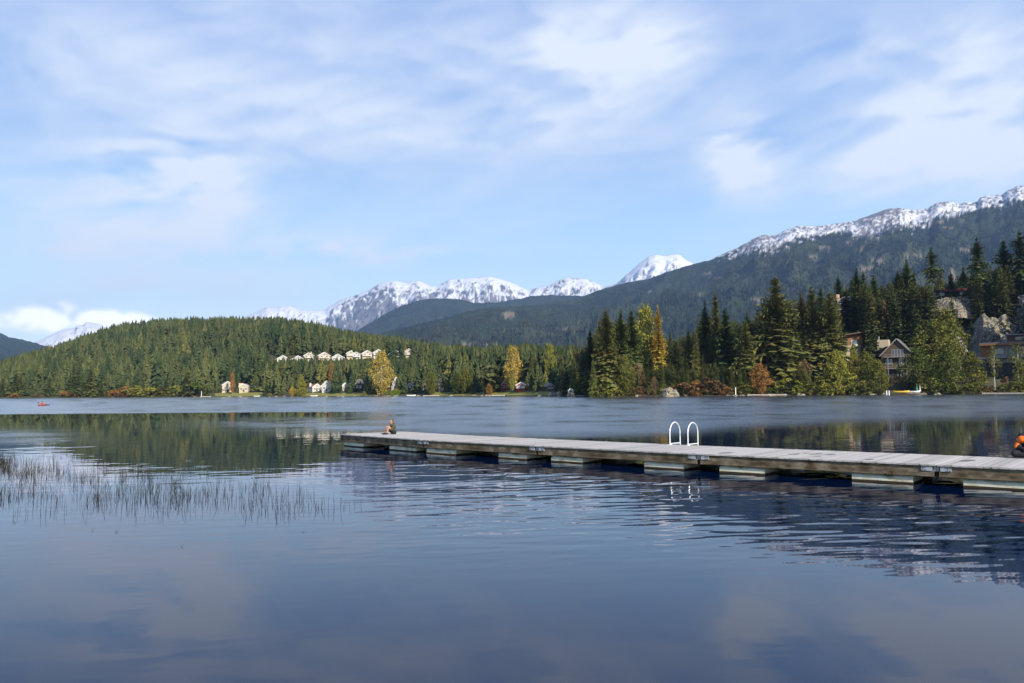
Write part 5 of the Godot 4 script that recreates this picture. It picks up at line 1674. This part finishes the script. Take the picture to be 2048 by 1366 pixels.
	for k in 2:
		var b := MB.new()
		var path := [Vector3(k * 0.62, 0, 0)]
		var span := 0.60
		for j in 15:
			var an := PI * j / 14.0
			path.append(Vector3(k * 0.62, 0.36 + sin(an) * 0.31, -span / 2 + cos(an) * span / 2))
		path.append(Vector3(k * 0.62, -1.3, -span))
		var rad := []
		for j in path.size(): rad.append(0.018)
		b.tube(path, rad, 10)
		part("hoop", b.mesh(), M.rail, lad)
		var br := MB.new()
		br.tube([Vector3(k * 0.62, 0.025, 0), Vector3(k * 0.62, 0.025, -span)], [0.018, 0.018], 8)
		part("foot_bar", br.mesh(), M.rail, lad)
		var fp := MB.new()
		fp.tube([Vector3(k * 0.62, 0.0, 0), Vector3(k * 0.62, 0.014, 0)], [0.055, 0.05], 12)
		part("base_plate", fp.mesh(), M.rail, lad)
	for y in [-0.1, -0.38, -0.66, -0.94]: add_box("rung", lad, Vector3(0.31, y, -0.60), Vector3(0.6, 0.04, 0.08), M.rail)
	# a small figure sitting near the end, knees drawn up, turned to the left
	var sp := level(787, 868.2, DECK)
	var st := thing("person", "small person sitting hunched near the dock's far end in mottled olive jacket", "person", sp, face(sp, -62))
	st.scale = Vector3.ONE * 0.72
	var fig := [[V(0, 0.10, 0), V(0, 0.42, 0.05), 0.11, 0.10], [V(0, 0.50, 0.08), V(0, 0.58, 0.11), 0.05, 0.05], [V(0, 0.66, 0.12), V(0, 0.71, 0.125), 0.088, 0.088], [V(0, 0.64, 0.19), V(0, 0.61, 0.17), 0.03, 0.035], [V(0, 0.665, 0.215), V(0, 0.645, 0.228), 0.012, 0.014]]
	for s in [-1.0, 1.0]:
		fig.append([V(s * 0.09, 0.09, 0.02), V(s * 0.10, 0.40, 0.34), 0.085, 0.062])
		fig.append([V(s * 0.10, 0.40, 0.34), V(s * 0.09, 0.06, 0.47), 0.06, 0.04])
		fig.append([V(s * 0.09, 0.045, 0.45), V(s * 0.10, 0.03, 0.60), 0.04, 0.03])
		fig.append([V(s * 0.085, 0.66, 0.12), V(s * 0.095, 0.635, 0.115), 0.018, 0.014])
		fig.append([V(s * 0.17, 0.42, 0.06), V(s * 0.20, 0.26, 0.24), 0.045, 0.04])
		fig.append([V(s * 0.20, 0.26, 0.24), V(s * 0.06, 0.28, 0.43), 0.038, 0.03])
		for k in 4: fig.append([V(s * 0.05, 0.29 - k * 0.02, 0.44), V(s * 0.0, 0.285 - k * 0.02, 0.455), 0.012, 0.010])
	part("body", body_mesh(fig, 0.016, 0.025), M.skin, st)
	var jk := [[V(0, 0.10, -0.02), V(0, 0.40, 0.04), 0.15, 0.15], [V(-0.08, 0.44, 0.05), V(0.08, 0.44, 0.05), 0.12, 0.12]]
	for s in [-1.0, 1.0]:
		jk.append([V(s * 0.17, 0.43, 0.06), V(s * 0.205, 0.26, 0.24), 0.07, 0.06])
		jk.append([V(s * 0.205, 0.26, 0.24), V(s * 0.09, 0.28, 0.40), 0.055, 0.045])
	part("jacket", body_mesh(jk, 0.018, 0.04), M.driftwood, st)
	part("hood", body_mesh([[V(0, 0.73, 0.09), V(0, 0.70, 0.11), 0.092, 0.095], [V(0, 0.66, 0.05), V(0, 0.52, 0.03), 0.09, 0.09]], 0.016, 0.03), M.driftwood, st)
	part("shorts", body_mesh([[V(-0.09, 0.10, 0.0), V(0.09, 0.10, 0.0), 0.12, 0.12], [V(-0.09, 0.10, 0.02), V(-0.10, 0.27, 0.20), 0.10, 0.09], [V(0.09, 0.10, 0.02), V(0.10, 0.27, 0.20), 0.10, 0.09]], 0.018, 0.03), M.black_cloth, st)
	for s in [-1.0, 1.0]: part("shoe", body_mesh([[V(s * 0.09, 0.05, 0.45), V(s * 0.105, 0.04, 0.61), 0.055, 0.042]], 0.014), M.black_cloth, st)
	var person_at := level(2061, 915.5, DECK)
	make_people(person_at)

# ------------------------------------------------------------------ water
func windy(x: float, z: float) -> float:
	# share of wind ripple on the water, by where it lies
	var d := -z
	var px := 1024.0 + F * x / d
	var py := horizon(px) + F * 2.1 / d
	var n := wn.get_noise_2d(px * 0.6, py * 7.0)
	var w := 0.0
	var edge := lookup([[-600, 832], [0, 828], [400, 825], [700, 823], [860, 823]], px)
	var left := smoothstep(1.4, -1.0, py - edge + n * 1.2)
	var mid := smoothstep(20.0, -8.0, py - lookup([[700, 858], [1000, 868], [1300, 866], [1500, 848], [1750, 836], [2048, 829], [2600, 826]], px) + n * 8.0)
	w = lerpf(left, mid, smoothstep(640.0, 860.0, px))
	var wedge := exp(-pow((px - 700.0) / 230.0, 2) - pow((py - 850.0 + (px - 600.0) * -0.01) / 13.0, 2)) * clampf(0.75 + n * 1.1, 0, 1)
	w = maxf(w, wedge * (1.0 if px < 980.0 else 0.6))
	w = maxf(w, 0.45 * exp(-pow((px - 20.0) / 130.0, 2) - pow((py - 872.0) / 16.0, 2)) * clampf(0.7 + n * 1.4, 0, 1))
	if px > 1300.0: w = maxf(w, 0.07 * smoothstep(1300.0, 1500.0, px) * smoothstep(930.0, 900.0, py))
	return clampf(w * clampf(0.90 + n * 0.8, 0.45, 1.0), 0, 1)
var wn: FastNoiseLite

func make_lake() -> void:
	wn = noise(0.02, 301, 3)
	# wind roughness over the lake, one pixel to about a metre and a half
	var W := 420
	var im := Image.create(W, W, false, Image.FORMAT_RGB8)
	var ic := Image.create(W, W, false, Image.FORMAT_RGB8)
	for y in W:
		for x in W:
			var wx := (x + 0.5) / W * 1000.0 - 500.0
			var wz := -(y + 0.5) / W * 800.0 - 1.0
			var w := windy(wx, wz) if wz < -16.0 else 0.0
			var r := lerpf(0.015, 0.27, w)
			im.set_pixel(x, y, Color(r, r, r))
			ic.set_pixel(x, y, Color(w, w, w))
	var coat_tex := ImageTexture.create_from_image(ic)
	var m := plain("lake_water", C(0.001, 0.007, 0.029), 1.0)
	m.metallic_specular = 0.33
	m.roughness_texture = ImageTexture.create_from_image(im)
	m.roughness_texture_channel = BaseMaterial3D.TEXTURE_CHANNEL_RED
	# wind-roughened water shows its many small facets from the bright side: it mirrors more than one smooth sheet
	m.clearcoat_enabled = true
	m.clearcoat = 1.0
	m.clearcoat_roughness = 0.24
	m.clearcoat_texture = coat_tex
	m.texture_repeat = false
	var na := noise(1.0, 311, 2)
	var nb := noise(1.0, 312, 2)
	var np := noise(1.0 / 9.0, 313, 3)
	var mb := MB.new()
	var qs := []
	var q := -0.86
	while q <= 0.86:
		qs.append(q)
		q += 0.0036
	qs.insert(0, -1.6); qs.insert(0, -4.0); qs.append(1.6); qs.append(4.0)
	var rs := []
	var d := 3.6
	while d < 130.0:
		rs.append(d)
		d *= 1.0042
	while d < 900.0:
		rs.append(d)
		d *= 1.12
	for cq in qs:
		for rd in rs:
			var x: float = cq * rd
			var z: float = -rd
			var px: float = 1024.0 + F * cq
			# how lively the ripples are here
			var patch := clampf(0.5 + np.get_noise_2d(x * 0.7, z) * 1.3, 0.0, 1.0)
			var fade := clampf((150.0 - rd) / 60.0, 0.0, 1.0)
			var zone := smoothstep(8.5, 13.0, rd) * smoothstep(60.0, 30.0, rd)
			var right := smoothstep(560.0, 900.0, px) * lerpf(1.0, 0.9, smoothstep(1700.0, 2048.0, px))
			var lively := 0.10 + zone * lerpf(lerpf(0.16, 0.30, patch), lerpf(0.65, 1.3, patch), right * smoothstep(34.0, 22.0, rd))
			lively = maxf(lively, windy(x, z) * 0.55 * smoothstep(20.0, 30.0, rd) * lerpf(0.6, 1.2, patch))
			lively = maxf(lively, 0.9 * patch * exp(-pow((rd - 36.0) / 14.0, 2)) * smoothstep(900.0, 300.0, px))
			var h := na.get_noise_2d(x * 0.20, z * 0.60 + x * 0.05) * 0.0048 * lively
			h += nb.get_noise_2d(x * 0.85 + z * 0.2, z * 2.3 + x * 0.22) * 0.0034 * lively * fade
			mb.v.push_back(Vector3(x, h * fade, z))
			mb.uv.push_back(Vector2((x + 500.0) / 1000.0, (-z - 1.0) / 800.0))
	grid_faces(mb, qs.size(), rs.size())
	setting("lake", mb.mesh(), m, "calm lake water with wind ripples further out")

func make_reeds() -> void:
	rng.seed = 60
	var cl := noise(0.016, 66, 3)
	var mass := MB.new()
	var n := 0
	while n < 2600:
		var px := rng.randf_range(-160, 690)
		var mid := lookup([[-160, 925], [0, 945], [200, 965], [400, 985], [560, 1000], [690, 1005]], px)
		var py := mid + rng.randfn() * lookup([[-160, 22], [0, 28], [250, 27], [450, 20], [690, 10]], px)
		var dens := clampf(0.5 + cl.get_noise_2d(px * 1.6, py * 3.0) * 2.4, 0.0, 1.0) * lookup([[-160, 1.0], [20, 1.0], [120, 0.75], [300, 0.8], [400, 0.55], [460, 0.22], [520, 0.09], [690, 0.025]], px)
		if rng.randf() > dens: continue
		if py < 912 or py > 1035: continue
		var c := level(px, py, 0.0)
		for j in 1 + int(absf(rng.randfn()) * 7.0):
			n += 1
			blade(mass, c + Vector3(rng.randfn() * 0.13, 0, rng.randfn() * 0.16))
	for k in 800:
		blade(mass, level(rng.randf_range(-90, 20) + absf(rng.randfn()) * 14.0, rng.randf_range(916, 944), 0.0))
	var o := part("reeds", mass.mesh(), M.reed, self)
	tag(o, "thin dark reeds standing in the shallow water at the left", "reeds", "", "stuff")
	var k := 0
	for e in [[282, 1020, 9], [345, 998, 8], [400, 1008, 7], [362, 1024, 5], [435, 1015, 6], [470, 1004, 7], [488, 1016, 11], [504, 1024, 12], [530, 1006, 5], [550, 1016, 8], [562, 1030, 7], [585, 1022, 9], [600, 1002, 5], [632, 1010, 6], [668, 1008, 3], [40, 1030, 9], [92, 1026, 8], [165, 1020, 6], [228, 1015, 6]]:
		var mb := MB.new()
		var c := level(e[0], e[1], 0.0)
		for j in e[2]:
			blade(mb, Vector3(rng.randfn() * 0.14, 0, rng.randfn() * 0.25))
		var to := part("reed_tuft", mb.mesh(), M.reed, self)
		to.position = c
		var spot := "at the right end of the bed" if e[0] > 620 else "at the bed's right front" if e[0] > 520 else "right of the bed's middle" if e[0] > 450 else "before the bed's middle" if e[0] > 330 else "left of the bed's middle" if e[0] > 200 else "at the bed's left front"
		tag(to, "%s reed tuft %s, %s" % ["sparse" if e[2] < 6 else "dense" if e[2] > 8 else "loose", spot, "furthest out" if e[1] < 1006 else "nearest the viewer" if e[1] > 1021 else "between its neighbours"], "reeds", "reed tufts at the front of the bed")
		k += 1
	for e in [[30, 1046, 0.03], [185, 1061, 0.02], [233, 1064, 0.036], [364, 1094, 0.022], [330, 1015, 0.03], [606, 1064, 0.022]]:
		var mb := MB.new()
		for j in 6:
			var a := TAU * j / 6
			mb.tri(Vector3(0, 0.012, 0), Vector3(cos(a) * e[2] * 0.75, 0.004 + 0.01 * (j % 2), sin(a) * e[2] * 0.5), Vector3(cos(a + TAU / 6) * e[2] * 0.75, 0.004 + 0.01 * ((j + 1) % 2), sin(a + TAU / 6) * e[2] * 0.5))
		var lo := part("floating_leaf", mb.mesh(), M.leaf_litter, self)
		lo.position = level(e[0], e[1], 0.0) + Vector3(0, 0.004, 0)
		tag(lo, "dark fallen leaf floating on the calm water", "leaf", "fallen leaves on the water")

func blade(mb: MB, at_: Vector3) -> void:
	var h := 0.08 + 0.26 * pow(rng.randf(), 1.6)
	var a := rng.randf() * TAU
	var lean := Vector3(cos(a), 0, sin(a)) * h * absf(rng.randfn()) * 0.33
	var w := 0.0026
	var g := rng.randf_range(0.6, 1.5)
	mb.col = Color(g * rng.randf_range(0.9, 1.3), g, g * 0.9)
	var p0 := at_ + Vector3(0, -0.05, 0)
	var p1 := at_ + lean * 0.35 + Vector3(0, h * 0.55, 0)
	var p2 := at_ + lean + Vector3(0, h, 0)
	if rng.randf() < 0.12: p2 = at_ + lean * 3.2 + Vector3(0, h * 0.62, 0)
	for s in [Vector3(w, 0, 0), Vector3(0, 0, w)]:
		mb.quad(p0 - s, p1 - s, p1 + s, p0 + s)
		mb.tri(p1 - s, p2, p1 + s)

# ------------------------------------------------------------------ scene
func _ready() -> void:
	var t0 := Time.get_ticks_msec()
	# camera, sky, sun, exposure, air
	cb = Basis.from_euler(Vector3(deg_to_rad(3.50), 0, deg_to_rad(-0.40)))
	var cam := Camera3D.new()
	cam.name = "camera"
	cam.transform = Transform3D(cb, EYE)
	cam.fov = rad_to_deg(2.0 * atan(683.0 / F))
	cam.near = 0.1
	cam.far = 40000.0
	add_child(cam)
	cam.current = true
	var env := Environment.new()
	env.background_mode = Environment.BG_SKY
	env.sky = Sky.new()
	env.sky.sky_material = make_sky()
	env.tonemap_mode = Environment.TONE_MAPPER_LINEAR
	env.tonemap_exposure = 1.5
	env.background_energy_multiplier = 0.80
	env.sdfgi_enabled = true
	env.ssao_enabled = true
	env.ssil_enabled = true
	env.fog_enabled = true
	env.fog_density = 0.000038
	env.fog_light_color = Color(0.62, 0.77, 1.0)
	var we := WorldEnvironment.new()
	we.name = "world"
	we.environment = env
	add_child(we)
	var sun := DirectionalLight3D.new()
	sun.name = "sun"
	sun.light_energy = 1.6
	sun.light_color = Color(1.0, 0.955, 0.88)
	sun.light_angular_distance = 0.5
	sun.shadow_enabled = true
	var az := deg_to_rad(SUN_AZ)
	var el := deg_to_rad(SUN_EL)
	var to_sun := Vector3(sin(az) * cos(el), sin(el), cos(az) * cos(el))
	sun.basis = Basis.looking_at(-to_sun, Vector3.UP)
	add_child(sun)
	print("sky ", Time.get_ticks_msec() - t0)
	make_materials()
	leafy("fir_mass", Color.WHITE, 0.2)
	hill_noise = noise(1.0 / 90.0, 55, 3)
	rng.seed = 1
	# the bed of the lake and the land beyond, one sheet to the horizon; the near shore behind the camera
	var gm := MB.new()
	gm.quad(Vector3(-16000, -3.2, 400), Vector3(-16000, -3.2, -16500), Vector3(16000, -3.2, -16500), Vector3(16000, -3.2, 400))
	setting("ground", gm.mesh(), M.ground)
	var nm := MB.new()
	nm.quad(Vector3(-400, -0.6, -1.0), Vector3(400, -0.6, -1.0), Vector3(400, 0.55, 5.0), Vector3(-400, 0.55, 5.0))
	nm.quad(Vector3(-400, 0.55, 5.0), Vector3(400, 0.55, 5.0), Vector3(400, 2.2, 120.0), Vector3(-400, 2.2, 120.0))
	setting("near_shore", nm.mesh(), M.ground)
	make_lake()
	print("lake ", Time.get_ticks_msec() - t0)
	make_shore()
	make_mountains()
	print("mountains ", Time.get_ticks_msec() - t0)
	make_patterns()
	print("patterns ", Time.get_ticks_msec() - t0)
	make_houses()
	make_named_trees()
	make_forest()
	print("forest ", Time.get_ticks_msec() - t0)
	make_shore_things()
	make_dock()
	make_reeds()
	for k in P: P[k][0].free()
	print("all ", Time.get_ticks_msec() - t0)
